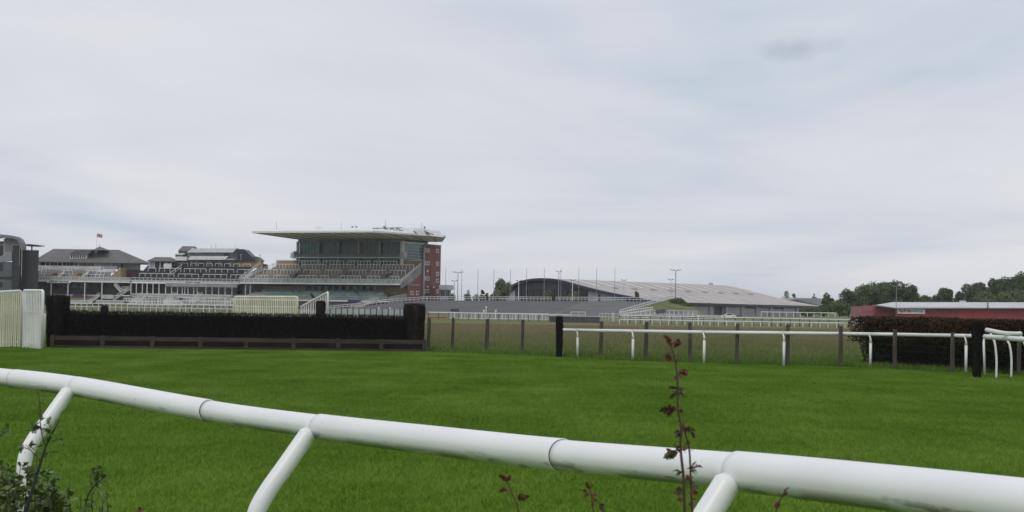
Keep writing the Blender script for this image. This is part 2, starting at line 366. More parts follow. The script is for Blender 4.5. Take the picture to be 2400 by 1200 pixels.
def scatter(name, points, patch_meshes, label, cat='grass'):
    """one object whose geometry nodes set a patch of blades on each of its points"""
    me = bpy.data.meshes.new(name); me.from_pydata(points, [], []); o = link(name, me); tag(o, label, cat, None, 'stuff')
    ng = bpy.data.node_groups.new(name, 'GeometryNodeTree')
    ng.interface.new_socket('Geometry', in_out='INPUT', socket_type='NodeSocketGeometry'); ng.interface.new_socket('Geometry', in_out='OUTPUT', socket_type='NodeSocketGeometry')
    gi = ng.nodes.new('NodeGroupInput'); go = ng.nodes.new('NodeGroupOutput')
    m2p = ng.nodes.new('GeometryNodeMeshToPoints'); ng.links.new(gi.outputs[0], m2p.inputs[0])
    iop = ng.nodes.new('GeometryNodeInstanceOnPoints'); ng.links.new(m2p.outputs[0], iop.inputs['Points'])
    rv = ng.nodes.new('FunctionNodeRandomValue'); rv.data_type = 'INT'
    rv.inputs[4].default_value = 0; rv.inputs[5].default_value = 3
    rot = ng.nodes.new('ShaderNodeCombineXYZ'); mul = ng.nodes.new('ShaderNodeMath'); mul.operation = 'MULTIPLY'; mul.inputs[1].default_value = math.pi / 2
    ng.links.new(rv.outputs[2], mul.inputs[0]); ng.links.new(mul.outputs[0], rot.inputs[2]); ng.links.new(rot.outputs[0], iop.inputs['Rotation'])
    # the patch itself lives in a mesh-less helper: built from an object kept out of the scene's collections
    po = bpy.data.objects.new(name + '_patch', patch_meshes)
    oi = ng.nodes.new('GeometryNodeObjectInfo'); oi.inputs['Object'].default_value = po; oi.inputs['As Instance'].default_value = True
    ng.links.new(oi.outputs['Geometry'], iop.inputs['Instance']); ng.links.new(iop.outputs[0], go.inputs[0])
    md = o.modifiers.new('patches', 'NODES'); md.node_group = ng; return o
pts = []
for iy in range(10, 66):
    for ix in range(-26, 27):
        x, y = ix * 1.0 + 0.5, iy + 0.5
        if abs(x) > y * 0.33 + 1.5: continue
        if y > edge_y(x) + 0.2: continue
        pts.append((x, y, 0.003))
patch = blade_patch('blades', 1.06, 2600, 0.045, 0.0055, [m_blade], 0.55, 3)
scatter('mown_grass', pts, patch, 'short bright green mown grass of the racecourse turf')
pts = []
for iy in range(0, 60):
    for ix in range(-42, 43):
        x, y = ix * 2.0, 34 + iy * 2.0
        if abs(x) > y * 0.34 + 3: continue
        if y < edge_y(x) + 1.1: continue
        if -21 < x < -2.0 and y < 62: continue
        if x > 8.0 and y < 46 - (x - 9) * .45: continue
        pts.append((x + rnd.uniform(-.15, .15), y + rnd.uniform(-.15, .15), 0.0))
patch2 = blade_patch('rough_blades', 2.3, 1500, 0.17, 0.014, [m_rough, m_head], 0.45, 5, heads=0.25)
scatter('rough_grass', pts, patch2, 'rough unmown grass with brown seed heads beyond the wire fence')
# taller uncut fringe right along the fence foot
pts = []
x = -3.5
while x < 8.6:
    pts.append((x, edge_y(x) + 0.42, 0)); x += 0.45
patch3 = blade_patch('fringe_blades', 0.55, 170, 0.15, 0.012, [m_rough, m_head], 0.4, 6, heads=0.05)
scatter('grass_fringe', pts, patch3, 'uncut dark green fringe of grass along the foot of the wire fence')

# ------------------------------------------------------------------ distant setting
trk = MB().poly([(*G(-400, 727).xy, .004), (*G(560, 731).xy, .004), (*G(1000, 739).xy, .004), (*G(1500, 748).xy, .004), (*G(2200, 759).xy, .004), (*G(2200, 766).xy, .004), (*G(1500, 756).xy, .004), (*G(1000, 747).xy, .004), (*G(560, 739).xy, .004), (*G(-400, 735).xy, .004)])
m_track = mat('race_track_grass', (0.125, 0.145, 0.065), 0.95, 0.12, 0.05); tag(trk.build('race_track', m_track), kind='structure')

# asphalt viewing bank
bank_lo = [P(u, v, 352) for u, v in ((690, 0), (780, 0), (900, 0), (1040, 0), (1180, 0), (1290, 0), (1380, 0), (1448, 0))]
bank_lo = [Vector((p.x, 352, 0.006)) for p in [P(u, 735, 352) for u in (700, 790, 900, 1040, 1180, 1288, 1380, 1450)]]
bank_hi = [P(u, v, Y) for u, v, Y in ((745, 728.5, 392), (840, 720, 392), (905, 711, 392), (1000, 704, 392), (1180, 704.5, 392), (1372, 705.5, 392), (1440, 706, 388), (1548, 707, 386))]
mb = MB()
for i in range(7):
    mb.mi = 1 if i >= 5 else 0  # right-hand faces paler: the lighter tone of their angle is put into the colour
    mb.poly([bank_lo[i], bank_lo[i + 1], bank_hi[i + 1], bank_hi[i]])
for i in range(7):
    a, b = bank_hi[i], bank_hi[i + 1]; mb.mi = 0
    a2, b2 = a + Vector((0, 14, 0)), b + Vector((0, 14, 0)); mb.poly([a, b, b2, a2]); mb.poly([a2, b2, Vector((b2.x, b2.y + 6, 0)), Vector((a2.x, a2.y + 6, 0))])
tag(mb.build('asphalt_bank', [asphalt, asphalt2]), kind='structure')
o = MB().poly([(-150, 330, .010), (60, 330, .010), (60, 352, .010), (-150, 352, .010)]).build('apron_pavement', asphalt2); tag(o, kind='structure')

# grass mound right of the bank
apex = P(1592, 703, 392)
lo = [Vector((P(u, 740, 356).x, 356, 0.012)) for u in (1452, 1500, 1560, 1620, 1668)]
ridge = [lo[0], P(1500, 722, 366), P(1575, 699.5, 384), P(1612, 712, 380), lo[4]]
mb = MB()
steps = 14
def lp(arr, t):
    t *= len(arr) - 1; i = min(int(t), len(arr) - 2); return arr[i].lerp(arr[i + 1], t - i)
grid = []
for j in range(steps + 1):
    row = []
    for i in range(31):
        a = lp(lo, i / 30); b = lp(ridge, i / 30); p = a.lerp(b, j / steps)
        p = p + Vector((0, 0, 0.12 * noise.noise(p * 0.3) * (1 if 0 < j < steps else 0))); row.append(p)
    grid.append(row)
for j in range(steps):
    for i in range(30): mb.poly([grid[j][i], grid[j][i + 1], grid[j + 1][i + 1], grid[j + 1][i]])
for i in range(30): mb.poly([grid[-1][i], grid[-1][i + 1], grid[-1][i + 1] + Vector((4, 22, -grid[-1][i + 1].z)), grid[-1][i] + Vector((4, 22, -grid[-1][i].z))])
m_mound = mat('mound_grass', (0.125, 0.14, 0.045), 0.95, 0.18, 0.35); tag(mb.build('grass_mound', m_mound, smooth=True), kind='structure')
# low bank of grass at the right, in front of the hall
mb = MB(); xs = [P(u, 745, 300).x for u in (1640, 1760, 1900, 2060, 2500)]
zt = [0.02, 0.55, 0.7, 0.75, 0.75]
for i in range(4):
    mb.poly([(xs[i], 262, .008), (xs[i + 1], 262, .008), (xs[i + 1], 300, zt[i + 1]), (xs[i], 300, zt[i])])
    mb.poly([(xs[i], 300, zt[i]), (xs[i + 1], 300, zt[i + 1]), (xs[i + 1], 306, zt[i + 1]), (xs[i], 306, zt[i])]); mb.poly([(xs[i], 306, zt[i]), (xs[i + 1], 306, zt[i + 1]), (xs[i + 1], 318, .01), (xs[i], 318, .01)])
m_gb = mat('verge_grass', (0.125, 0.145, 0.05), 0.95, 0.2, 0.15); tag(mb.build('grass_verge', m_gb), kind='structure')

# ------------------------------------------------------------------ thin damp air
hz = MB().box(-3300, 3300, -200, 6300, -1, 40).build('haze', []); tag(hz, kind='stuff')
hm = bpy.data.materials.new('damp_air'); hm.use_nodes = True; ht = hm.node_tree; ht.nodes.clear()
ho_ = ht.nodes.new('ShaderNodeOutputMaterial'); pv = ht.nodes.new('ShaderNodeVolumePrincipled'); pv.inputs['Color'].default_value = (.93, .95, .98, 1); pv.inputs['Density'].default_value = .0001
ht.links.new(pv.outputs[0], ho_.inputs['Volume']); hz.data.materials.append(hm)

# ------------------------------------------------------------------ generic building parts
def barrier(parent, a, b, h, n, mt=white, w=0.07, mid=False, name='crush_barrier', legs=True):
    """a rail on posts from a to b as one part"""
    a, b = Vector(a), Vector(b); mb = MB(); u_ = Vector((0, 0, h))
    mb.beam(a + u_, b + u_, w * 1.25, w * 1.25)
    if mid: mb.beam(a + u_ * .52, b + u_ * .52, w)
    for i in range(n + 1):
        p = a.lerp(b, i / n); mb.beam(p, p + u_ * .99, w)
    return mb.build(name, mt, parent)
def stairs(parent, p0, p1, width, mt_rail=whiteg, mt_step=whiteg, name='stair_flight', n=None, rail=1.05, yw=True):
    """flight from p0 up to p1 with plate sides and rails on both sides; width along y"""
    p0, p1 = Vector(p0), Vector(p1); mb = MB(); n = n or max(4, int(abs(p1.z - p0.z) / 0.19))
    wv = Vector((0, width, 0)) if yw else Vector((width, 0, 0))
    for s_ in (Vector((0, 0, 0)), wv):
        mb.beam(p0 + s_, p1 + s_, 0.08, 0.3)
        mb.beam(p0 + s_ + Vector((0, 0, rail)), p1 + s_ + Vector((0, 0, rail)), 0.09)
        mb.beam(p0 + s_ + Vector((0, 0, rail * .5)), p1 + s_ + Vector((0, 0, rail * .5)), 0.06)
        for i in range(7):
            p = (p0 + s_).lerp(p1 + s_, i / 6); mb.beam(p, p + Vector((0, 0, rail)), 0.07)
    for i in range(n):
        p = p0.lerp(p1, (i + .5) / n); q = p + wv; mb.beam(p, q, 0.28, 0.05)
    return mb.build(name, mt_rail, parent)
def text(parent, s_, size, mt, loc, name='lettering', width=None, extr=0.01, font_sx=1.0):
    cu = bpy.data.curves.new(name, 'FONT'); cu.body = s_; cu.size = size; cu.extrude = extr; cu.offset = size * .035; cu.align_x = 'CENTER'; cu.align_y = 'CENTER'
    cu.materials.append(mt); tmp = bpy.data.objects.new(name, cu); COL.objects.link(tmp)
    bpy.context.view_layer.update(); me = bpy.data.meshes.new_from_object(tmp.evaluated_get(bpy.context.evaluated_depsgraph_get()))
    bpy.data.objects.remove(tmp)
    if width:
        xs_ = [v.co.x for v in me.vertices]; k = width / (max(xs_) - min(xs_))
        for v in me.vertices: v.co.x *= k
    me.name = name
    return link(name, me, parent, loc, (math.pi / 2, 0, 0))

# ================================================================== PRINCESS STAND (big roof)
B = Frame(P(940, 664, 480), 25)
st = B.root('grandstand'); tag(st, 'largest grandstand with wide flat white overhanging roof and red brick end tower', 'grandstand')
xR = 0.0; xL = B.f(562, 660, 0)[0]
z_fb = B.f(760, 666.5)[1]; z_ft = B.f(760, 653.5)[1]
MB().box(xL, xR, 0, 0.35, z_fb, z_fb + 0.42).build('fascia_ledge', white, st)
MB().box(xL, xR, 0.36, 12, z_fb + .02, z_fb + .40).build('terrace_deck', concrete, st)
npan = 34; w = (xR - xL) / npan
for i in range(npan):
    mbp = MB().box(xL + i * w + .05, xL + (i + 1) * w - .05, 0.06, 0.10, z_fb + .44, z_ft - .08); mbp.build('parapet_panel', gpanel, st)
barrier(st, (xL, 0.08, z_fb + .4), (xR, 0.08, z_fb + .4), z_ft - z_fb - .4, 34, white, .08, name='parapet_rail')
# raked terrace
tstep = mat('brownish_terrace_concrete', (.27, .235, .195), .85, .1, .4)
zt0 = z_fb + .45; zt1 = B.f(800, 622, 12)[1]; nst = 14
for k in range(nst):
    y0 = 1.0 + k * 11.0 / nst; z = zt0 + (zt1 - zt0) * (k + 1) / nst
    MB().box(xL + 1.0 + (B.f(655, 615, 12)[0] - xL - 1.0) * k / nst, xR - .45, y0, y0 + 11.0 / nst + .02 * (k < nst - 1), z - (zt1 - zt0) / nst - .25, z).build('terrace_step', tstep, st)
def tpt(x, t): return (x, 1.0 + t * 11.0, zt0 + (zt1 - zt0) * t)
rows = [(0.16, [(600, 628), (642, 678), (700, 742), (752, 770), (800, 845), (862, 890), (914, 935)]),
        (0.48, [(618, 650), (658, 704), (712, 750), (762, 800), (818, 858), (870, 905), (915, 950)]),
        (0.80, [(640, 700), (708, 764), (772, 830), (838, 890), (896, 935), (943, 972)]),
        (1.0, [(700, 750), (757, 805), (815, 868), (876, 930)])]
for t, segs in rows:
    yl = 1.0 + t * 11.0 - .4
    for a, b in segs:
        xa = B.f(a, 635, yl)[0]; xb = min(B.f(b, 635, yl)[0], -1); z = zt0 + (zt1 - zt0) * t
        barrier(st, (xa, yl, z), (xb, yl, z), 1.35, max(2, round((xb - xa) / 1.2)), white, .15)
# stair gangways crossing the terrace diagonally (vomitories)
for ua in (660, 776, 872):
    xa = B.f(ua, 652, 1.5)[0]; xb = B.f(ua + 34, 636, 8)[0]
    mbp = MB()
    for dx in (0, 2.6): mbp.prism([(1.2, zt0), (8.0, zt0 + (zt1 - zt0) * .63), (8.0, zt0 + (zt1 - zt0) * .63 + 1.1), (1.2, zt0 + 1.1)], 'x', xa + 3 + dx, xa + 3.2 + dx)
    mbp.build('gangway_wall', concrete, st)
    MB().box(xa + 3.25, xa + 5.55, 4.2, 4.4, zt0 + .8, zt0 + (zt1 - zt0) * .55).build('gangway_opening', gdark, st)
# sloping right end: concrete string and railing
ye, ze = B.g(988, 617, 0)
MB().prism([(0.0, z_fb), (0.4, z_fb - .9), (5.0, z_fb + .3), (ye, ze - 3.2), (ye, ze - .9), (0.0, z_fb + .55)], 'x', -0.42, 0.0).build('end_string_wall', concrete, st)
barrier(st, (-0.2, 0.2, z_fb + .5), (-.2, ye, ze - .95), 1.05, 13, white, .10, True, 'end_railing')
barrier(st, (xL + .3, .4, z_fb + .45), (B.f(655, 613, 12)[0] - .4, 12, zt1 + .2), 1.1, 13, white, .09, True, 'end_railing')
MB().prism([(0.4, z_fb - .1), (12, z_fb - .1), (12, zt1 - .2), (0.4, z_fb + .2)], 'x', xL + .1, xL + .45).build('end_string_wall', lconc, st)
# tan walls behind the terrace
x0, z0 = B.f(648, 611, 12.2); x1, _ = B.f(697, 611, 12.2); zb = B.f(670, 626, 12.2)[1]
MB().box(x0, x1, 12.2, 16, zb - 3, z0).build('tan_wall', tanb, st); MB().box(x0 - .1, x1, 12.1, 16.1, z0, z0 + .25).build('wall_coping', white, st)
x0, z0 = B.f(937, 611, 13.0)
MB().box(x0, -0.2, 13.0, 13.6, z_fb, z0).build('tan_wall', tanb, st); MB().box(x0 + .1, -.2, 12.9, 13.7, z0, z0 + .22).build('wall_coping', whitef, st)
# glazed block
gx0 = B.f(697, 590, 12.6)[0]; gx1 = B.f(942, 590, 12.6)[0]
zl0 = B.f(820, 626, 12.6)[1]; zl1 = B.f(820, 604, 12.6)[1]; zu0 = B.f(820, 596, 12.6)[1]; zu1 = B.f(820, 568, 12.6)[1]; ztop = zu1 + .8
MB().box(gx0 + .3, gx1 - .3, 14.2, 30, 2, ztop + .6).build('core_block', dgrey, st)
MB().box(gx0, gx1, 12.9, 14.4, zu1, ztop + .9).build('soffit_beam', concrete, st)
MB().box(gx0 - .6, gx1 + .2, 12.3, 14.0, zl1, zu0).build('floor_band', concrete, st)
cols = [697, 747, 793, 841, 890, 942]
cx_ = [B.f(c, 585, 12.6)[0] for c in cols]
for i, c in enumerate(cx_):
    wd_ = .55 if i < 5 else .95
    MB().box(c - wd_ / 2, c + wd_ / 2, 12.4, 13.2, zl0 - 1, zu1 + .3).build('column', lconc if i < 5 else white, st)
for i in range(5):
    a, b = cx_[i] + .3, cx_[i + 1] - .3
    for (za, zb_, gm) in ((zu0, zu1, gteal), (zl0, zl1, gteal)):
        g = MB().box(a, b, 13.3, 13.4, za, zb_).build('window', gm, st)
        m2 = MB(); nm = 6
        for k in range(1, nm): xx = a + (b - a) * k / nm; m2.box(xx - .035, xx + .035, 13.22, 13.3, za, zb_)
        m2.box(a, b, 13.2, 13.295, (za + zb_) / 2 + .3, (za + zb_) / 2 + .38); m2.build('window_frame', dgrey, g)
a, b = cx_[0] + .6, cx_[1] - .4
for r_ in range(2):
    for k in range(6):
        xx = a + (b - a) * k / 6 + .1; zz_ = zu0 + .5 + r_ * 1.55
        MB().box(xx, xx + .62, 13.12, 13.19, zz_, zz_ + 1.15).build('window_pane', gtealr, st)
for k in range(4):
    xx = cx_[0] + 1.0 + k * .75; MB().box(xx, xx + .5, 13.12, 13.19, zl0 + 1.0, zl0 + 2.0).build('window_pane', gtealr, st)
# balcony
bx0 = B.f(684, 600, 10.8)[0]; bx1 = B.f(938, 600, 10.8)[0]; zb0 = B.f(820, 604.6, 10.8)[1]; zb1 = B.f(820, 594, 10.8)[1]
MB().box(bx0, bx1, 10.8, 12.9, zb0, zb0 + .28).build('balcony_floor', white, st)
MB().box(bx0, bx1, 10.85, 10.95, zb0 + .3, zb1 - .15).build('balcony_front', mat('smoked_balcony_glass', (.08, .085, .08), .3, .1, .3), st)
for xx in (bx0 - .5, bx1 - .2):
    MB().prism([(xx, zb0 + .05), (xx + 1.0, zb0 - .2), (xx + 1.5, zb0 + .2), (xx + 1.4, zb1 + .7), (xx + .2, zb1)], 'y', 10.6, 12.6).build('balcony_end', whiteg, st)
# glazed side wall
sx = gx1 + .3; sy0, _ = B.g(947, 590, sx); sy1, szb = B.g(991, 608, sx); szt = B.g(991, 573.5, sx)[1]
MB().box(sx - 1, sx, sy0, sy1, szb - .3, szt).build('side_glazing', gblue, st)
ncol, nrow = 9, 5
for r_ in range(nrow):
    for k in range(ncol):
        ya = sy0 + (sy1 - sy0) * k / ncol + .08; yb = sy0 + (sy1 - sy0) * (k + 1) / ncol - .08
        za = szb + (szt - szb) * r_ / nrow + .08; zb_ = szb + (szt - szb) * (r_ + 1) / nrow - .08
        MB().box(sx + .02, sx + .06, ya, yb, za, zb_).build('window_pane', gtealr if r_ >= 3 else (gblue if r_ == 2 else gteal), st)
m2 = MB()
for k in range(ncol + 1): y_ = sy0 + (sy1 - sy0) * k / ncol; m2.box(sx + .02, sx + .12, y_ - .05, y_ + .05, szb, szt)
for r_ in range(nrow + 1): z_ = szb + (szt - szb) * r_ / nrow; m2.box(sx + .02, sx + .1, sy0, sy1, z_ - .05, z_ + .05)
m2.build('side_glazing_frame', whitef, st)
MB().box(sx - .5, sx + .3, sy0 - .5, sy1 + 1.5, szt, szt + .5).build('side_beam', white, st)
# brick tower
tx = sx + 1.0; ty0, _ = B.g(997, 640, tx); ty1, _ = B.g(1032.5, 640, tx); tzt = B.g(1010, 574, tx)[1]
MB().box(tx - 8, tx, ty0, ty1, 0, tzt).build('brick_tower', redb, st); MB().box(tx - 8.1, tx + .12, ty0 - .12, ty1 + .12, tzt, tzt + .22).build('tower_coping', whitef, st)
def swin(u, v, wu, hv, xl, glass=gblue, fr=.16):
    yc, zc = B.g(u, v, xl); y2, _ = B.g(u + wu / 2, v, xl); hw = abs(y2 - yc); hh = hv / 2 * .131
    f_ = MB(); f_.box(xl + .0, xl + .10, yc - hw, yc + hw, zc - hh, zc + hh); fo = f_.build('window', white, st)
    MB().box(xl + .101, xl + .115, yc - hw + fr * 1.4, yc + hw - fr * 1.4, zc - hh + fr, zc + hh - fr).build('pane', glass, fo)
for v in (587, 617, 653, 682): swin(1003, v, 6, 9, tx)
for v in (588, 618, 642, 658, 683): swin(1025, v, 6, 9, tx)
for v in (587, 617, 653, 684): swin(996.5, v - 1, 3, 10, tx)
for (u, v) in ((1002, 635), (1002, 672), (1016, 673)): swin(u, v, 3.2, 4, tx, whitef, .1)
pp = B.g(993.5, 640, .5)[0]
mb = MB(); ztp = B.g(993.5, 574.5, .5)[1]; mb.tube([(.5, pp, 0), (.5, pp, ztp)], .30, 10); mb.build('steel_column', lgrey, st, smooth=True)
mb = MB(); y_ = B.g(1008, 640, tx)[0]; mb.tube([(tx + .12, y_, 0), (tx + .12, y_, tzt * .7)], .08, 6); mb.build('downpipe', redb, st)
# lower brick side wall
wy0, _ = B.g(957, 670, 0); zz1 = B.g(987, 632, 0)[1]
MB().prism([(wy0, 0), (ye + 2.0, 0), (ye + 2.0, ze - 2), (ye, ze - 3.3), (wy0, z_fb + .25)], 'x', -.6, -.05).build('brick_end_wall', redb, st)
for (u, v) in ((965.5, 687), (978, 687)): swin(u, v, 6, 9, -.05, gdark)
# lower storey back wall with openings
wz1 = z_fb - .02; wz0 = B.f(800, 692, 6)[1]
MB().box(xL + .5, -.7, 6.0, 6.4, 0, wz1).build('rear_wall', brownw, st)
MB().box(B.f(618, 680, 5.9)[0], B.f(720, 680, 5.9)[0], 5.7, 6.0, wz0, wz1 - .5).build('tan_wall', tanb, st)
MB().box(B.f(882, 680, 5.9)[0], -.7, 5.7, 6.0, wz0, wz1 - .3).build('tan_wall', tanb, st)
for u in (698, 715, 733, 748, 765, 781, 798, 815, 831, 847, 863, 878):
    x_, z_ = B.f(u, 679, 5.6); MB().box(x_ - .5, x_ + .5, 5.5, 5.65, z_ - 1.3, z_ + 1.1).build('doorway', gdark, st)
for u in (575, 586, 700, 836):
    x_ = B.f(u, 680, 1.0)[0]; MB().box(x_ - .15, x_ + .15, 1.0, 1.3, 0, wz1).build('column', whiteg if u < 600 else brownw, st)
# seats
sz1 = B.f(800, 684, 5.0)[1]; sz0 = B.f(760, 699, -4)[1]; nr = 9
mb = MB(); ms = MB()
for r_ in range(nr):
    yl = -4 + 9 * r_ / nr; z = sz0 + (sz1 - sz0) * r_ / nr
    mb.box(xL + 3, B.f(905, 690, yl)[0], yl, yl + 9 / nr, z - .5, z)
    x_ = B.f(625 - r_ * 2, 690, yl)[0]; xe_ = B.f(897, 690, yl)[0]; k = 0
    while x_ < xe_:
        if k % 22 not in (20, 21):
            ms.box(x_, x_ + .42, yl + .1, yl + .5, z + .3, z + .36); ms.box(x_, x_ + .42, yl + .5, yl + .56, z + .3, z + .74)
        x_ += .52; k += 1
mb.build('seating_deck', concrete, st); ms.build('seat_rows', seatg, st, kind='stuff')
x1_ = B.f(912, 702, -4.2)[0]; zl = B.f(760, 704.5, -4.3)[1]
MB().box(xL, x1_, -4.6, -4.2, zl - .18, zl + .15).build('lower_ledge', white, st); MB().box(xL + .3, x1_, -4.2, 5.9, 0, zl - .2).build('lower_wall', dgrey, st)
barrier(st, (xL, -4.4, zl + .15), (x1_, -4.4, zl + .15), 1.15, 60, gpanel, .09, True, 'ledge_railing')
ypr, zpr = B.g(952, 684, 0)
barrier(st, (x1_, -4.3, zl + .2), (-.2, 6.5, zl + 1.5), 1.1, 22, whitef, .09, True, 'side_railing')
MB().prism([(-4.3, 0), (6.5, 0), (6.5, zl + 1.4), (-4.3, zl + .1)], 'x', x1_ - .1, x1_ + .15).build('side_wall', concrete, st)
for (u0_, u1_) in ((815, 846),):
    xa, xb = B.f(u0_, 704, -4.7)[0], B.f(u1_, 704, -4.7)[0]; MB().box(xa, xb, -4.75, -4.61, zl - .35, zl + .35).build('banner', purple, st)
# white stairs down
xa, za_ = B.f(886, 692, -5.5); xb, zb_ = B.f(860, 709, -5.5); xc, zc_ = B.f(828, 716, -5.5)
stairs(st, (xb, -7.2, max(0.2, zb_ - .6)), (xa, -7.2, zl + .3), 2.2, whitef); stairs(st, (xc, -7.4, 0.15), (xb - .3, -7.4, max(.2, zb_ - .6)), 2.4, whitef)
# the roof wing
A_ = P(590, 546, 486); Bb = P(875, 544.5, 468); C_ = P(1045, 556, 493)
zr = (A_.z + Bb.z + C_.z) / 3
def loc_(p): c = p - B.o; return Vector((c.dot(B.x), c.dot(B.y), p.z))
a_, b_, c_ = loc_(A_), loc_(Bb), loc_(C_)
for q in (a_, b_, c_): q.z = zr
d_ = Vector((a_.x, c_.y + 2, zr))
a_.z = A_.z; b_.z = Bb.z; c_.z = C_.z; d_.z = A_.z
th = 0.5
stem = [Vector((gx0 - .6, 11.6, ztop + .2)), Vector((gx1 + 1.2, 11.6, ztop + .2)), Vector((gx1 + 2.2, ty1 - 1, ztop + .2)), Vector((gx0 - .6, ty1 - 1, ztop + .2))]
rim = [a_, b_, c_, d_]
top_in = [Vector((a_.x + 5, a_.y + 4, zr + 1.25)), Vector((b_.x - 1, b_.y + 5, zr + 1.2)), Vector((c_.x - 7, c_.y - 3, zr + 1.2)), Vector((d_.x + 5, d_.y - 3, zr + 1.25))]
mb = MB()
for i in range(4):
    j = (i + 1) % 4
    mb.mi = 1; mb.poly([rim[i], rim[j], stem[j], stem[i]])
    mb.mi = 0; mb.poly([rim[i], rim[j], rim[j] + Vector((0, 0, th)), rim[i] + Vector((0, 0, th))])
    mb.poly([rim[i] + Vector((0, 0, th)), rim[j] + Vector((0, 0, th)), top_in[j], top_in[i]])
mb.poly(top_in); mb.mi = 1; mb.poly(stem)
roof = mb.build('roof', [white, mat('pale_soffit', (.82, .80, .78), .7, .04, .2)], st)
for i in range(8):                      # ribs of the soffit
    t = (i + .5) / 8; p = rim[0].lerp(rim[1], t); q = stem[0].lerp(stem[1], t)
    mm = MB().beam(p + Vector((0, .3, -.02)), q + Vector((0, 0, -.08)), .22, .3); mm.build('soffit_rib', lconc, roof)
for i in range(3):
    t = (i + .5) / 3; p = rim[1].lerp(rim[2], t); q = stem[1].lerp(stem[2], t)
    mm = MB().beam(p + Vector((0, .3, -.02)), q + Vector((0, 0, -.08)), .22, .3); mm.build('soffit_rib', lconc, roof)
# plant and truss on the roof
def rp(u, v, yl): x_, z_ = B.f(u, v, yl); return Vector((x_, yl, z_))
mb = MB(); yk = 4.0
for (u, v, u2, v2) in ((874, 535, 941, 534), (880, 540, 941, 541), (874, 535, 880, 541), (882, 535, 890, 541), (897, 541, 904, 535), (904, 535, 911, 541), (911, 541, 919, 535), (919, 535, 926, 541), (926, 541, 932, 535), (932, 535, 940, 541)):
    mb.beam(rp(u, v, yk), rp(u2, v2, yk), .22)
    mb.beam(rp(u, v, yk + 3), rp(u2, v2, yk + 3), .22)
mb.build('roof_truss', dgrey, roof)
x0, z0 = B.f(941, 534, 5); x1, _ = B.f(1010, 538, 5)
MB().prism([(x0, zr + .3), (x1, zr - .2), (x1 - 1.2, z0 - .6), (x0 + 7, z0 - .2), (x0, z0)], 'y', 5, 13).build('plant_room', white, roof)
for (u, v, u2, v2) in ((944, 541, 950, 547), (969, 541, 978, 548), (995, 541, 1003, 549), (997, 543, 1016, 550)):
    MB().beam(rp(u, v, 4.6), rp(u2, v2, 4.6), .3, .2).build('roof_vent', dgrey, roof)
for u, v in ((648, 519), (800, 521), (904, 514), (988, 520)):
    p = rp(u, v, 6); MB().tube([(p.x, p.y, zr + .5), (p.x, p.y, p.z)], [.07, .04], 6).build('aerial', metal, roof)
for u in (826, 835):
    p = rp(u, 532, 6); MB().box(p.x - .25, p.x + .25, 5.8, 6.2, p.z - .15, p.z + .2).build('roof_light', dgrey, roof)
for u in (744, 751):
    p = rp(u, 532, 6); MB().tube([(p.x - .3, 6, zr + .6), (p.x - .3, 6, p.z + .2), (p.x + .3, 6, p.z + .2), (p.x + .3, 6, zr + .6)], .06, 5).build('roof_hoop', whitef, roof)
p = rp(902, 531, 6); MB().tube([(p.x, 6, zr + .6), (p.x, 6, p.z)], .06, 5).tube([(p.x - .3, 5.9, p.z - .2), (p.x + .35, 6, p.z + .2)], [.5, .1], 8).build('roof_dish', metal, roof)
p = rp(996, 533, 6); MB().tube([(p.x, 6, zr + .6), (p.x, 6, p.z + .2)], .06, 5).tube([(p.x - .25, 5.9, p.z), (p.x + .25, 6, p.z + .1)], [.45, .1], 8).build('roof_dish', metal, roof)
x_, z_ = B.f(813, 569.5, 12.2); text(st, 'PRINCESS ROYAL STAND', .5, darktx, (x_, 12.2, zu1 + .25), width=7.6)

# small white cabin right of the tower
K = Frame(P(1045, 700, 505)); cb_ = K.root('site_cabin'); tag(cb_, 'small white two storey cabin with glass front beside the brick tower', 'cabin')
x0, z0 = K.f(1031, 668); x1, _ = K.f(1056, 668); zf = K.f(1045, 679)[1]
MB().box(x0, x1, 0, 5, 0, zf - .05).build('wall', lgrey, cb_); MB().box(x0 - .2, x1 + .9, -.6, 5.2, zf, z0).build('roof', white, cb_)
for k in range(4):
    a = x0 + .3 + k * (x1 - x0 - .5) / 4; MB().box(a, a + (x1 - x0) / 4 - .25, -.06, -.01, zf - 2.2, zf - .3).build('window', gblue, cb_)

# ================================================================== COUNTY STAND
Cc = Frame(P(430, 664, 515)); co = Cc.root('grandstand'); tag(co, 'middle grandstand with dark terraces, white flat roofed upper box and COUNTY STAND sign', 'grandstand')
def bx(fr, par, name, mt, u0_, v0_, u1_, v1_, y0, y1, label=None):
    um = (u0_ + u1_) / 2; vm = (v0_ + v1_) / 2
    xa, _ = fr.f(u0_, vm, y0); xb, _ = fr.f(u1_, vm, y0); _, za = fr.f(um, v0_, y0); _, zb = fr.f(um, v1_, y0)
    return MB().box(xa, xb, y0, y1, za, max(zb, 0)).build(name, mt, par, label=label)
def pr(fr, par, name, mt, pts, y0, y1):      # outline given in photo pixels on plane y0, pushed back to y1
    return MB().prism([fr.f(u, v, y0) for u, v in pts], 'y', y0, y1).build(name, mt, par)
bx(Cc, co, 'fascia', whiteg, 305, 657.5, 560, 663.5, 0, .5); bx(Cc, co, 'fascia_ledge', white, 305, 662.5, 560, 664.2, -.12, -.003)
bx(Cc, co, 'terrace_deck', concrete, 305, 657.5, 560, 659, .51, 14)
xa, z_ = Cc.f(307, 657.5, .1); xb, _ = Cc.f(560, 657.5, .1)
barrier(co, (xa, .1, z_), (xb, .1, z_), .95, 26, white, .1, name='parapet_rail'); bx(Cc, co, 'parapet_panel', gblue, 307, 653, 560, 657.3, .16, .2)
zc0 = z_ + .1; zc1 = Cc.f(470, 624, 12)[1]; nst = 12
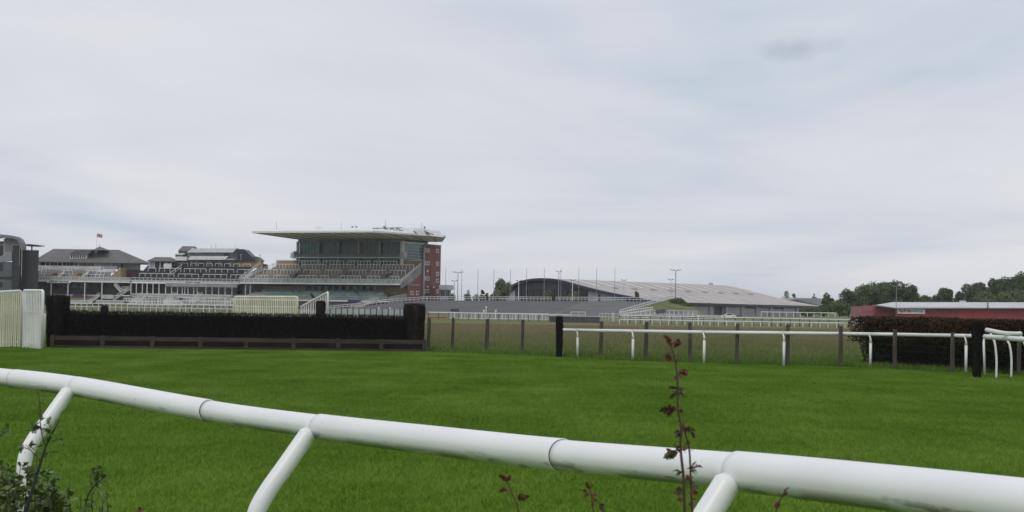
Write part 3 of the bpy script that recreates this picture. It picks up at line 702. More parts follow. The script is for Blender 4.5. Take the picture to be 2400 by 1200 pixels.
for k in range(nst):
    t = (k + 1) / nst; y0 = 1 + 11 * k / nst; z = zc0 + (zc1 - zc0) * t
    xa = Cc.f(315 + 30 * t, 640, y0)[0]; xb = Cc.f(566 + 24 * t, 640, y0)[0]
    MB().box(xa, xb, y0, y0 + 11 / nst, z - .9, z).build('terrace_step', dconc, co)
for t, h, segs in ((.22, 1.2, [(327, 408), (418, 466), (476, 532), (541, 578)]), (.58, 1.2, [(347, 365), (373, 424), (432, 483), (491, 548), (556, 592)]), (.95, 1.2, [(408, 440), (447, 460), (465, 478), (484, 497), (504, 520), (526, 540), (548, 562), (569, 587)])):
    for a, b in segs:
        yl = 1 + 11 * t - .3; z = zc0 + (zc1 - zc0) * t
        xa, xb = Cc.f(a, 635, yl)[0], Cc.f(b, 635, yl)[0]; barrier(co, (xa, yl, z), (xb, yl, z), h, max(1, round((xb - xa) / 2.0)), white, .13)
for (a, va, b, vb) in ((398, 640, 427, 620), (333, 652, 350, 641)):
    xa, za = Cc.f(a, va, 3); xb, zb = Cc.f(b, vb, 9); MB().beam((xa, 3, za), (xb, 9, zb), .14).beam((xa, 3, za - .8), (xb, 9, zb - .8), .1).build('stair_handrail', white, co)
# gallery below
bx(Cc, co, 'gallery_back_wall', brownw, 306, 664, 388, 692, 5, 5.4); bx(Cc, co, 'gallery_back_wall', gdark, 388, 664, 590, 730, 5, 5.4)
bx(Cc, co, 'lower_base_wall', concrete, 306, 690, 588, 730, 1.2, 4.9)
for u in (307, 319, 333, 344, 358, 372): bx(Cc, co, 'column', white, u - .9, 664, u + .9, 729, .1, .35)
bx(Cc, co, 'glass_awning', gpanel, 387, 665.5, 556, 672.5, -1.2, -1.0)
m2 = MB()
for k in range(42):
    x_, z_ = Cc.f(388 + k * 4, 669, -1.2); m2.box(x_ - .05, x_ + .05, -1.26, -1.205, z_ - .5, z_ + .5)
m2.build('awning_glazing_bars', mgrey, co)
for i, (a, b) in enumerate(((389, 401), (403, 415), (417, 426), (428, 432), (434, 440), (441, 453), (455, 461), (463, 481), (484, 496), (498, 511), (514, 526), (529, 542), (545, 555))):
    bx(Cc, co, 'window', gdark, a, 674, b, 688.5, .0, .1)
for u in (388, 402, 416, 427, 433, 440.5, 454, 462, 482.5, 497, 512.5, 527.5, 543.5): bx(Cc, co, 'column', white, u - .9, 673, u + .9, 690, -.1, .3)
bx(Cc, co, 'lower_band', whiteg, 305, 689, 545, 697, -.2, 1.1); bx(Cc, co, 'lower_ledge', white, 305, 690, 545, 691.4, -.35, -.21); bx(Cc, co, 'lower_ledge', white, 305, 697, 545, 698.2, -.35, -.21)
for u in (400, 426, 452, 478, 503, 528, 545): bx(Cc, co, 'column', white, u - .7, 698, u + .7, 728, -.5, -.25)
for a, b, mt in ((410, 418, purple), (425, 446, purple), (483, 492, purple), (515, 525, purple), (530, 546, purple)): bx(Cc, co, 'banner', mt, a, 698.4, b, 700.6, -.56, -.505)
for a, b, mt in ((352, 371, dgrey), (405, 424, tanb), (484, 500, lconc), (512, 524, tanb), (529, 541, white)): bx(Cc, co, 'kiosk_panel', mt, a, 701, b, 712, .9, 1.15)
sg = bx(Cc, co, 'sign_board', white, 430, 659.3, 473, 664.8, -.3, -.14); x_, z_ = Cc.f(451.5, 662, -.33)
text(sg, 'COUNTY STAND', .75, darktx, (x_, -.31, z_), width=5.0)
# stairs from the gallery to the lawn
for (a, b) in ((345, 318), (405, 382), (412, 390), (466, 442), (473, 452), (330, 306)):
    xa, za = Cc.f(a, 692, -4); xb, zb = Cc.f(b, 708, -4); stairs(co, (xb, -4, max(zb - .4, .3)), (xa, -4, za), 1.8, whitef, rail=.9)
# left pavilion
bx(Cc, co, 'pavilion_wall', brownw, 349, 612, 402, 629, 9, 15); bx(Cc, co, 'pavilion_wall', lgrey, 349, 612, 361, 629, 8.8, 8.99)
for u in (350, 361.5, 375, 391, 402): bx(Cc, co, 'column', white, u - .8, 612, u + .8, 630, 8.5, 8.8)
bx(Cc, co, 'white_screen', white, 383.5, 617.5, 400.5, 629.5, 8.2, 8.35)
def hip(fr, par, eave, ridge_, y0, depth, mt, name='roof', over=0):
    """hipped roof; eave (uL,uR,v), ridge (uL,uR,v)"""
    ym = y0 + depth / 2
    a = fr.f(eave[0], eave[2], y0); b = fr.f(eave[1], eave[2], y0)
    c = fr.f(ridge_[0], ridge_[2], ym); d = fr.f(ridge_[1], ridge_[2], ym)
    ze_ = (a[1] + b[1]) / 2; zr_ = (c[1] + d[1]) / 2
    p = [(a[0], y0, ze_), (b[0], y0, ze_), (b[0], y0 + depth, ze_), (a[0], y0 + depth, ze_)]; q = [(c[0], ym, zr_), (d[0], ym, zr_)]
    m_ = MB(); m_.poly([p[0], p[1], q[1], q[0]]).poly([p[1], p[2], q[1]]).poly([p[2], p[3], q[0], q[1]]).poly([p[3], p[0], q[0]])
    pl = [(x, y, z - .25) for x, y, z in p]; m_.poly(pl)
    for i in range(4): m_.poly([p[i], p[(i + 1) % 4], pl[(i + 1) % 4], pl[i]])
    return m_.build(name, mt, par)
hip(Cc, co, (344.5, 411, 611.3), (364, 401, 602.5), 7.8, 9, slate)
bx(Cc, co, 'upper_wall', gdark, 402, 610, 553, 627, 12.2, 13); bx(Cc, co, 'upper_wall', concrete, 404, 618, 426, 627, 11.9, 12.15)
for a, b in ((445, 453), (455, 464), (483, 498), (511, 520), (536, 548)): bx(Cc, co, 'wall_panel', concrete, a, 611, b, 627, 12.0, 12.15)
for a, b in ((428, 443), (466, 481), (500, 509), (522, 534)): bx(Cc, co, 'window', gdark, a, 611, b, 627, 12.05, 12.15)
# commentary boxes and penthouse
bx(Cc, co, 'commentary_box', white, 410.5, 601.5, 437, 610.5, 10, 14); bx(Cc, co, 'box_glazing', gdark, 410.5, 597, 427, 601.3, 10.1, 14)
for u in (411, 415.3, 420, 424, 427): bx(Cc, co, 'box_mullion', white, u - .4, 597, u + .4, 601.5, 10, 10.09)
pr(Cc, co, 'box_roof', white, [(409.5, 597), (429, 597), (432, 593.2), (411, 594)], 9.8, 14)
bx(Cc, co, 'penthouse', brslate, 418.5, 588, 440, 603, 14.2, 19); hip(Cc, co, (417, 466, 587.5), (428, 457, 577), 13.5, 8, brslate)
bx(Cc, co, 'upper_box', mgrey, 440, 591, 553, 611, 12.6, 20); bx(Cc, co, 'box_glazing', gdark, 525, 594, 536, 606, 12.4, 12.58)
pr(Cc, co, 'upper_roof', white, [(438, 591.5), (546, 591.5), (553, 583.5), (448, 583.5)], 10.5, 19)
pr(Cc, co, 'lower_canopy', white, [(440, 608.8), (528, 608.8), (535, 600.2), (446, 600.2)], 10.2, 12.5)
pr(Cc, co, 'lower_canopy', whiteg, [(528, 608.8), (550, 608.8), (549, 606.5), (532, 606.5)], 10.4, 12.5)
for i in range(11):
    u = 442 + i * 10.3; x_, z_ = Cc.f(u + 8, 583, 11); MB().box(x_ - .12, x_ + .12, 11, 18, z_, z_ + .25).build('roof_rib', white, co)
pr(Cc, co, 'gable_wall', slate, [(550, 610), (550, 584), (556, 583.5), (556, 610)], 11.5, 12.4)
pr(Cc, co, 'mansard', navy, [(556, 610), (556, 584), (572, 584), (598, 609), (597, 610)], 11.7, 22)
pr(Cc, co, 'rear_roof', brslate, [(588, 601), (602, 601.5), (613, 611), (590, 611)], 14, 22)
bx(Cc, co, 'tan_wall', tanb, 551, 610, 617, 628, 12.6, 13.4); bx(Cc, co, 'wall_coping', lconc, 551, 609.2, 618, 610.5, 12.4, 13.5)
pr(Cc, co, 'brick_end_wall', darkb, [(588, 652), (588, 640), (618, 618.5), (619.5, 634), (592, 652)], 3.0, 12)
pr(Cc, co, 'end_ramp', whiteg, [(562, 653), (592, 636), (592, 652)], .8, 2.9)
xa, za = Cc.f(560, 653.5, .6); xb, zb = Cc.f(611, 615.5, 11); barrier(co, (xa, .6, za - .6), (xb, 11, zb - .8), 1.0, 16, whitef, .13, True, 'end_railing')
xa, za = Cc.f(570, 653, 1.4); xb, zb = Cc.f(592, 637, 6); MB().beam((xa, 1.4, za + .3), (xb, 6, zb + .3), .2).build('end_handrail', white, co)
for u, v in ((506, 571), (496, 574), (551, 574)):
    x_, z_ = Cc.f(u, v, 14); MB().tube([(x_, 14, Cc.f(u, 585, 14)[1]), (x_, 14, z_)], .06, 5).build('aerial', metal, co)
for u, v0_, v1_ in ((565, 598, 611), (610, 598, 611)):
    x_, z_ = Cc.f(u, v0_, 10.5); MB().tube([(x_, 10.5, Cc.f(u, v1_, 10.5)[1]), (x_, 10.5, z_)], .07, 5).box(x_ - .3, x_ + .2, 10.3, 10.7, z_, z_ + .2).build('floodlight', whitef, co)

# ================================================================== QUEEN MOTHER STAND
Q = Frame(P(170, 660, 512)); qm = Q.root('grandstand'); tag(qm, 'grandstand with large hipped grey tile roof, flag on top and QUEEN MOTHER STAND sign', 'grandstand')
bx(Q, qm, 'fascia', whiteg, 31, 656, 304, 660.5, 0, .5); bx(Q, qm, 'fascia_ledge', white, 31, 658.6, 304, 660.8, -.12, -.003); bx(Q, qm, 'terrace_deck', concrete, 31, 656, 304, 657.5, .51, 14)
xa, z_ = Q.f(31, 655.5, .1); xb, _ = Q.f(304, 655.5, .1); zq = (Q.f(31, 655.5, .1)[1] + Q.f(304, 656.5, .1)[1]) / 2
barrier(qm, (xa, .1, zq), (xb, .1, zq), 1.0, 44, white, .08, name='parapet_rail')
for k in range(44):
    w = (xb - xa) / 44; MB().box(xa + k * w + .06, xa + (k + 1) * w - .06, .14, .17, zq + .03, zq + .9).build('parapet_panel', gpanel, qm)
z1q = Q.f(150, 632, 11)[1]
for k in range(11):
    t = (k + 1) / 11; y0 = .8 + 10 * k / 11; z = zq + (z1q - zq) * t
    MB().box(Q.f(52 + 26 * t, 645, y0)[0], Q.f(258, 645, y0)[0], y0, y0 + 10 / 11, z - .8, z).build('terrace_step', concrete, qm)
for t, segs in ((.2, [(62, 104), (136, 164), (194, 243)]), (.55, [(66, 108), (143, 170), (199, 245)]), (.9, [(73, 116), (149, 176), (206, 243)])):
    for a, b in segs:
        yl = .8 + 10 * t - .3; z = zq + (z1q - zq) * t; xa, xb = Q.f(a, 645, yl)[0], Q.f(b, 645, yl)[0]
        barrier(qm, (xa, yl, z), (xb, yl, z), 1.25, max(2, round((xb - xa) / 1.3)), white, .12, mid=False)
for ua, ub in ((112, 131), (169, 188)):       # tan stair wells
    pr(Q, qm, 'stairwell_back', tanb, [(ua, 650), (ua + 17, 635), (ub + 17, 635), (ub, 650)], 3.0, 9)
    pr(Q, qm, 'stairwell_wall', white, [(ub, 651), (ub + 17, 636), (ub + 22, 636), (ub + 6, 651)], 2.8, 8)
    pr(Q, qm, 'stairwell_opening', brownw, [(ua + 10, 645), (ua + 15, 640.5), (ub + 8, 640.5), (ub + 3, 645)], 2.9, 3.0)
xa, za = Q.f(50, 653, .6); xb, zb = Q.f(80, 630, 10); barrier(qm, (xa, .6, za - .4), (xb, 10, zb - .6), 1.0, 9, white, .14, True, 'end_railing')
pr(Q, qm, 'end_wall_slope', whiteg, [(48, 655), (56, 655), (84, 633), (76, 631)], .9, 6)
bx(Q, qm, 'balcony', whiteg, 78, 624, 236, 631.5, 10.4, 13); bx(Q, qm, 'balcony', mgrey, 236, 624, 275, 631, 10.8, 13)
xa, zz_ = Q.f(78, 624, 10.4); xb, _ = Q.f(236, 624, 10.4); zm_ = Q.f(157, 624, 10.4)[1]
barrier(qm, (xa, 10.35, zm_ - .9), (xb, 10.35, zm_ - .9), 1.0, 30, white, .07, name='balcony_rail')
bx(Q, qm, 'lower_canopy', whitef, 228, 632, 268, 640, 8.8, 10.3)
bx(Q, qm, 'upper_wall', lgrey, 89, 613, 283, 625, 13.2, 24)
for a, b in ((95, 105), (108, 116), (119, 126), (128, 134), (136, 144), (147, 155), (157, 162), (164, 172), (175, 183), (186, 193), (195, 203), (205, 212), (214, 221), (264, 270), (272, 280)):
    bx(Q, qm, 'window', gdark if (a // 3) % 2 else gblue, a, 615, b, 624, 13.05, 13.2)
for u in (91, 106.5, 117.5, 135, 146, 184, 222, 262): bx(Q, qm, 'column', white, u - .7, 613.5, u + .7, 624.5, 12.8, 13.03)
bx(Q, qm, 'side_wall_upper', mgrey, 286, 615, 313, 632, 14.2, 24); bx(Q, qm, 'column', navy, 282, 614, 284.5, 632, 12.9, 14.1); bx(Q, qm, 'column', navy, 316.3, 614, 318.3, 633, 22, 22.4)
bx(Q, qm, 'brick_end_wall', darkb, 284.6, 632.2, 318, 657, 13.5, 24)
pr(Q, qm, 'tan_wedge_wall', tanb, [(255, 651), (278, 631.5), (282.5, 627.5), (282.5, 651)], 4, 12.6)
rq = hip(Q, qm, (76, 333, 614), (125, 279, 584.3), 11.3, 16, slate)
pr(Q, qm, 'dormer_windows', white, [(164, 606), (164, 596.8), (203, 596.8), (203, 606)], 13.0, 16)
for k in range(7): bx(Q, qm, 'dormer_pane', gdark, 166 + k * 5.2, 598.3, 169.3 + k * 5.2, 604.5, 12.92, 12.99)
pr(Q, qm, 'dormer_roof', brslate, [(162, 596.5), (205, 596.5), (216, 585.5), (178, 585.5)], 12.6, 17.5)
m_ = MB(); ym = 17.5
p_ = [(*Q.f(218, 585.5, ym - 4),)]; xa, za = Q.f(217, 586, ym - 5); xb, _ = Q.f(246, 586, ym - 5); xp, zp = Q.f(233.5, 577.5, ym)
base_ = [(xa, ym - 5, za), (xb, ym - 5, za), (xb, ym + 5, za), (xa, ym + 5, za)]
for i in range(4): m_.poly([base_[i], base_[(i + 1) % 4], (xp, ym, zp)])
m_.tube([(xp, ym, zp - .1), (xp, ym, zp + .7)], [.1, .03], 5); m_.build('roof_cupola', slate, qm)
# gallery below
bx(Q, qm, 'gallery_back_wall', mat('dim_grey_green_wall', (0.065, 0.075, 0.078), .8, .1, .3), 36, 660, 250, 730, 6, 6.4)
for a, b in ((127, 134), (136, 143), (145, 152), (168, 185), (187, 195), (200, 206)): bx(Q, qm, 'window', gdark, a, 666, b, 676, 5.8, 5.99)
bx(Q, qm, 'gallery_end_wall', brownw, 250, 660, 304, 692, 5.5, 6.4); bx(Q, qm, 'gallery_end_wall', darkb, 283, 664, 303, 672, 4.9, 5.49)
bx(Q, qm, 'gallery_front_wall', lconc, 120, 690, 235, 693.5, 1.0, 1.3); bx(Q, qm, 'kiosk_front', tanb, 165, 693.8, 215, 703, 1.0, 5); bx(Q, qm, 'kiosk_front', brownw, 168, 693.5, 213, 697, .8, .99)
bx(Q, qm, 'lower_base_wall', dgrey, 236, 693.5, 305, 712, .9, 5)
for a, b in ((171, 194),): bx(Q, qm, 'banner', purple, a, 689.3, b, 693.6, .75, .8)
for u, vt in ((42.5, 661), (81, 661), (119.5, 661), (159, 661), (198.3, 661), (238.5, 661)): bx(Q, qm, 'column', white, u - .9, vt, u + .9, 706, .05, .35)
pr(Q, qm, 'tent_roof', whiteg, [(42, 680), (52, 670.5), (63, 680)], 2, 4)
sg = bx(Q, qm, 'sign_board', white, 110, 656.8, 165.5, 663, -.3, -.14); x_, z_ = Q.f(137.7, 659.9, -.33); text(sg, 'QUEEN MOTHER STAND', .8, darktx, (x_, -.31, z_), width=6.5)
for (a, va, b, vb) in ((268, 664, 284, 682), (266, 700, 300, 676), (208, 708, 232, 690), (286, 676, 303, 676)):
    xa, za = Q.f(a, va, -1.5); xb, zb = Q.f(b, vb, -1.5)
    if za > zb: xa, za, xb, zb = xb, zb, xa, za
    stairs(qm, (xa, -1.8, za - .5), (xb, -1.8, zb - .5), 1.6, whitef)
bx(Q, qm, 'landing', whiteg, 237, 690.5, 266, 700, -1.9, -.2)
# flag
fp = empty('flagpole', Vector((Q.o.x + Q.f(227, 565, 17)[0], Q.o.y + 17, 0))); fz1 = Q.f(226, 546, 17)[1]; fz0 = Q.f(227, 584, 17)[1]
tag(fp, 'white flagpole with union flag on the hipped roof grandstand', 'flagpole')
MB().tube([(0, 0, fz0 - .5), (0, 0, fz1)], .07, 6).build('pole', white, fp)
def flag(par):
    n = 16; L_, H_ = 1.75, 1.15; zt_ = fz1 - .1
    def pt(s_, t_): return (s_ * L_, .12 * math.sin(s_ * 7), zt_ - t_ * H_ - s_ * .45 * (1 - .2 * t_) - .05 * math.sin(s_ * 5))
    m_ = MB()
    for i in range(24):
        for j in range(16):
            s_ = (i + .5) / 24; t_ = (j + .5) / 16; x_, y_ = (s_ - .5) * 2, (t_ - .5)
            dcr = min(abs(x_), abs(y_) * 1.0); dd = min(abs(x_ * .5 - y_), abs(x_ * .5 + y_))
            c_ = 0
            if dd < .10: c_ = 1
            if dd < .04: c_ = 2
            if abs(x_) < .26 or abs(y_) < .17: c_ = 1
            if abs(x_) < .16 or abs(y_) < .10: c_ = 2
            m_.mi = c_; m_.poly([pt(i / 24, j / 16), pt((i + 1) / 24, j / 16), pt((i + 1) / 24, (j + 1) / 16), pt(i / 24, (j + 1) / 16)])
    return m_.build('flag', [bluep, white, redp], par)
flag(fp)

# ================================================================== building at far left
Lf = Frame(P(20, 650, 500)); lf = Lf.root('grandstand'); tag(lf, 'grey curved roof grandstand with dark block cut by the left edge', 'grandstand')
prof = [(-60, 553), (-30, 549.5), (0, 549), (20, 551), (38, 554.5), (46, 560), (51, 569), (53, 580), (53, 586), (49, 586), (46, 575), (40, 563), (30, 558.5), (0, 557), (-60, 561)]
pr(Lf, lf, 'roof_shell', mat('curved_metal_roof', (.20, .19, .21), .5, .08, .2), prof, -1, 2.9)
bx(Lf, lf, 'upper_wall', mat('weathered_grey_render', (.17, .17, .17), .7, .1, .4), 12, 557, 43, 606, 0.5, 1.5); pr(Lf, lf, 'upper_fascia', mgrey, [(-60, 610), (-60, 602), (4, 600), (12, 590), (28, 590), (28, 612), (10, 613)], 0.0, .49)
bx(Lf, lf, 'upper_window', gdark, -60, 565, 9, 601, .9, 14); bx(Lf, lf, 'window_frame', mgrey, 8, 560, 12, 600, .5, .9)
bx(Lf, lf, 'window_frame', lgrey, -60, 571.5, 8, 573.2, .6, .89)
bx(Lf, lf, 'green_glass_tower', mat('dark_green_glass', (.012, .020, .016), .6, .3, .2), 28.5, 575, 46, 690, -.6, 1.2); bx(Lf, lf, 'tower_frame', mgrey, 27, 573.5, 47, 575, -.8, 0); bx(Lf, lf, 'tower_frame', mgrey, 45, 578, 46.2, 622, -.75, -.61)
for i, (va, vb) in enumerate(((613, 649), (655, 700))): 
    pr(Lf, lf, 'balcony_drum', mat('pale_drum_' + 'ab'[i], (.10, .11, .12), .6, .1, .3), [(-60, va + 2), (8, va), (28, va + 1), (28, vb - 1), (8, vb), (-60, vb + 1)], .2, 9)
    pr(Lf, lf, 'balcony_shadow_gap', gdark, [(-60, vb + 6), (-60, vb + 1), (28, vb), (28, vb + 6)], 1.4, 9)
bx(Lf, lf, 'drum_window', gdark, -60, 616, 6, 634, .0, .19); bx(Lf, lf, 'drum_window', gdark, -60, 660, 5, 672, .0, .19)
bx(Lf, lf, 'dark_block', mat('dark_blue_block', (.026, .027, .034), .6, .1, .2), 50, 586, 88, 735, 3, 3.6)
pr(Lf, lf, 'thin_canopy', navy, [(52, 575.5), (52, 572.5), (70, 572), (88, 573.8), (88.5, 575.2), (72, 576.4)], 4, 12); bx(Lf, lf, 'canopy_post', navy, 73, 576, 75.5, 586, 6, 6.4)

# ================================================================== lawn fittings before the stands
def post_rail(name, pts, n, h, label, cat, mt=white, w=.08, mid=True, group=None, posts_mt=None, tubes=False):
    """fence from base points; each post and each rail length is a part"""
    e = empty(name, Vector(pts[0])); tag(e, label, cat, group); o0 = Vector(pts[0])
    pts = [Vector(p) for p in pts]; seg = [(a - b).length for a, b in zip(pts, pts[1:])]; L_ = sum(seg)
    def at_(s_):
        for a, b, q in zip(pts, pts[1:], seg):
            if s_ <= q + 1e-6: return a.lerp(b, s_ / q)
            s_ -= q
        return pts[-1]
    me = MB().box(-w / 2, w / 2, -w / 2, w / 2, 0, h).mesh('post', posts_mt or mt)
    for i in range(n + 1):
        link('post', me, e, at_(L_ * i / n) - o0)
    for zz2 in ([h * .97, h * .5] if mid else [h * .97]):
        mm = MB(); k = max(2, min(n, 24)); prev = at_(0)
        for i in range(1, k + 1):
            cur = at_(L_ * i / k); up_ = Vector((0, -w * .6, zz2)); mm.beam(prev - o0 + up_, cur - o0 + up_, w * 1.1, w * 1.3); prev = cur
        mm.build('rail', mt, e)
    return e
# grids of crowd barriers (standing enclosure)
def crowd(u0_, u1_, v, Y, n, lab, h=1.3):
    a = P(u0_, v, Y); b = P(u1_, v, Y); a.z = b.z = max(0, (a.z + b.z) / 2 - 0.0)
    e = empty('crowd_barrier', a); tag(e, lab, 'barrier', 'white crowd barriers before the stands')
    for i in range(n):
        p = (b - a) * (i / n); q = (b - a) * ((i + .86) / n); m_ = MB()
        m_.beam(p + Vector((0, 0, h)), q + Vector((0, 0, h)), .14).beam(p + Vector((0, 0, .25)), q + Vector((0, 0, .25)), .1)
        for t in (0, .5, 1): x_ = p.lerp(q, t); m_.beam(x_, x_ + Vector((0, 0, h)), .12)
        m_.build('barrier_frame', white, e)
crowd(154, 214, 713, 470, 12, 'white barriers below the kiosk under the hipped roof stand, farther row', 1.1)
crowd(225, 290, 713, 465, 11, 'white barriers right of the white steps, below the brick stair of the hipped roof stand', 1.1)
crowd(290, 420, 708, 480, 18, 'long upper row of white barriers beneath the dark terraced stand', 1.1)
crowd(300, 425, 716, 440, 18, 'middle row of white barriers beneath the dark terraced stand', 1.2)
crowd(385, 548, 715, 445, 22, 'right hand middle row of white barriers beneath the dark terraced stand', 1.2)
crowd(430, 548, 708, 480, 16, 'right hand upper row of white barriers beneath the dark terraced stand', 1.1)
post_rail('running_rail', [G(150, 726), G(560, 733)], 30, 1.25, 'white running rail along the far lawn before the left stands', 'rail', white, .10, True)
post_rail('running_rail', [G(140, 731), G(556, 737)], 22, 0.85, 'low dark posted rail along the near side of the far track, left', 'rail', whiteg, .07, False, posts_mt=darkm)

# grey screen panels behind the birch fence
e = empty('screen_fence', G(760, 745)); tag(e, 'row of pale grey screen panels between dark posts behind the birch fence', 'fence')
a = G(752, 745); b = G(958, 749); b = Vector((b.x, b.y, 0)); n = 15
hgt = 1.8 - (712.5 + 0 - 0) * 0
zt_ = P(850, 724, (a.y + b.y) / 2).z
for i in range(n):
    p = a.lerp(b, i / n) - a; q = a.lerp(b, (i + 1) / n) - a; d = (q - p)
    MB().beam(p + d * .06 + Vector((0, 0, zt_ / 2)), p + d * .94 + Vector((0, 0, zt_ / 2)), .05, zt_).build('screen_panel', gpanel, e)
    MB().box(p.x - .06, p.x + .06, p.y - .06, p.y + .06, 0, zt_ + .06).build('post', darkm, e)
MB().box((b - a).x - .06, (b - a).x + .06, (b - a).y - .06, (b - a).y + .06, 0, zt_ + .06).build('post', darkm, e)

# bank railings
top = bank_hi
post_rail('handrail', [top[0], top[1], top[2], top[3]], 26, .95, 'white handrail climbing the left end of the asphalt bank', 'railing', whitef, .10)
post_rail('handrail', [P(1001, 704, 391), P(1138, 704.3, 391)], 17, .95, 'white handrail on the asphalt bank crest next to the brick tower', 'railing', whitef, .10)
post_rail('handrail', [P(1146, 704.5, 391), P(1292, 705, 391)], 18, .95, 'white handrail on the bank crest before the arch of the hall', 'railing', whitef, .10)
post_rail('handrail', [P(1303, 705.2, 391), P(1380, 705.6, 391)], 9, .95, 'short white handrail on the bank crest right of the arch centre', 'railing', whitef, .10)
post_rail('handrail', [P(1391, 705.7, 389), P(1535, 707, 386)], 17, .95, 'white handrail at the right end of the bank crest', 'railing', whitef, .10)
post_rail('handrail', [P(1452, 739.5, 354) , P(1576, 702.5, 384)], 28, 1.15, 'long white handrail climbing between asphalt and grass mound', 'railing', white, .12)
post_rail('handrail', [P(1452, 742.5, 350), P(1530, 731, 352)], 14, 1.1, 'second lower white handrail at the foot of the grass mound', 'railing', white, .12)
# ramp wall with boxed panels
e = empty('ramp_railing', Vector((0, 348, 0))); tag(e, 'white framed railing with grey infill above the low red wall', 'railing')
ramp_pts = [(1460, 742.5, 737), (1472, 742, 735), (1481, 742, 732.5), (1490, 741, 731.5), (1502, 740, 729.5), (1514, 738.5, 728), (1524, 737.5, 728), (1535, 737, 726.5), (1546, 737, 726.5), (1557.5, 737, 727), (1569, 737.5, 727.3), (1580, 738, 727.6), (1591, 738.3, 727.9), (1602, 738.6, 728.1), (1613, 738.8, 728.2), (1624, 739, 728.3), (1636, 739, 728.5)]
for (u, vb, vt), (u2, vb2, vt2) in zip(ramp_pts, ramp_pts[1:]):
    p, q = P(u, vt, 348), P(u2, vt, 348); lo_, _x = P(u, vb, 348), 0
    m_ = MB(); m_.box(p.x, q.x, 0, .08, p.z - .1, p.z).box(p.x, q.x, 0, .08, lo_.z, lo_.z + .1).box(p.x - .07, p.x + .07, -.02, .1, lo_.z, p.z).build('panel_frame', white, e)
    MB().box(p.x + .08, q.x - .02, .1, .13, lo_.z + .1, p.z - .1).build('infill_panel', gpanel, e)
m_ = MB(); ps = [P(1462, 742.6, 347.6), P(1535, 738, 347.6), P(1640, 739.5, 347.6), P(1640, 742.5, 347.6)]
m_.prism([(p.x, p.z) for p in ps] + [(ps[-1].x, 0.0), (ps[0].x, 0.0)], 'y', 347.2, 347.7); tag(m_.build('low_wall', gravel), 'low red wall below the white framed ramp railing', 'wall')
xx0, xx1 = P(1545, 745, 344).x, P(1800, 745, 344).x
tag(MB().box(xx0, xx1, 344, 344.5, 0, .55).build('low_wall', mgrey), 'long low grey wall in front of the red wall', 'wall')
xx0, xx1 = P(1618, 745, 341).x, P(1740, 745, 341).x
tag(MB().box(xx0, xx1, 341, 342.5, 0, .62).build('low_wall', mat('brown_earth_wall', (.13, .085, .08), .9, .12, .4)), 'low brown earth coloured wall right of the mound', 'wall')
e = empty('covered_cart', P(1549, 745, 338).xy.to_3d()); tag(e, 'dark grey tilted box trailer parked before the low red wall', 'trailer')
MB().prism([(-.9, .75), (.9, .95), (1.0, 1.75), (-.6, 1.6), (-1.3, 1.35)], 'y', -.7, .7).build('body', mat('grey_tarpaulin', (.10, .11, .12), .7, .2, 1.5), e)
for s_ in (-.6, .6): MB().tube([(s_, -.75, .38), (s_, -.6, .38)], .38, 12).tube([(s_, .6, .38), (s_, .75, .38)], .38, 12).build('wheel', blackm, e)
MB().box(-.08, .08, -.1, .1, .3, .9).build('stand', darkm, e)
e = empty('parked_car', P(1707, 742, 330).xy.to_3d()); e.location.z = 0; e.scale = (.78, .78, .78); tag(e, 'low white car seen beyond the grass verge before the grey hall', 'car')
cp = [(-1.9, .35), (-1.95, .7), (-1.6, .85), (-.9, .95), (-.35, 1.35), (.75, 1.38), (1.35, .98), (1.9, .85), (1.98, .4), (1.5, .3), (-1.5, .3)]
MB().prism(cp, 'y', -.8, .8).build('body', white, e); MB().prism([(-.75, .98), (-.3, 1.28), (.7, 1.30), (1.15, 1.0)], 'y', -.82, .82).build('window', gdark, e)
for s_ in (-1.25, 1.25): MB().tube([(s_, -.84, .32), (s_, -.6, .32)], .32, 12).tube([(s_, .6, .32), (s_, .84, .32)], .32, 12).build('wheel', blackm, e)

# mid distance running rails right of the birch fence
post_rail('running_rail', [G(1004, 748), G(1150, 751), G(1335, 755)], 14, 0.92, 'white rail on dark posts crossing the field left of the dark panels', 'rail', white, .085, False, posts_mt=darkm)
e = empty('mesh_barrier', G(1050, 747)); tag(e, 'white framed mesh barriers behind the dark posted rail', 'barrier'); o0 = G(1050, 747)
a, b = G(1050, 747), G(1287, 750)
for i in range(15):
    p = a.lerp(b, i / 15) - o0; q = a.lerp(b, (i + .9) / 15) - o0; m_ = MB()
    m_.beam(p + Vector((0, 0, .85)), q + Vector((0, 0, .85)), .07).beam(p + Vector((0, 0, .1)), q + Vector((0, 0, .1)), .06)
    for t in (0, .5, 1): x_ = p.lerp(q, t); m_.beam(x_, x_ + Vector((0, 0, .85)), .06)
    m_.build('barrier_frame', white, e); m2 = MB(); z__ = Vector((0, .04, 0)); m2.beam(p + z__ + Vector((0, 0, .47)), q + z__ + Vector((0, 0, .47)), .02, .66); m2.build('mesh_infill', gpanel, e)
e = empty('dark_hoarding', G(1288, 755)); tag(e, 'dark charcoal boards standing in the field behind the birch post', 'hoarding')
a, b = G(1288, 755), G(1406, 757)
for i in range(5):
    p = a.lerp(b, i / 5) - a; q = a.lerp(b, (i + .985) / 5) - a; z__ = Vector((0, 0, .37)); MB().beam(p + z__, q + z__, .05, .72).build('board', dgrey, e)
MB().beam(Vector((0, -.05, .76)), b - a + Vector((0, -.05, .76)), .06).build('top_rail', white, e)
p = G(1338, 748); q = G(1372, 748); tag(barrier(None, p + Vector((0, 0, .2)), q + Vector((0, 0, .2)), .9, 2, white, .1, True, 'white_hurdle'), 'small white hurdle frame behind the dark boards', 'hurdle')
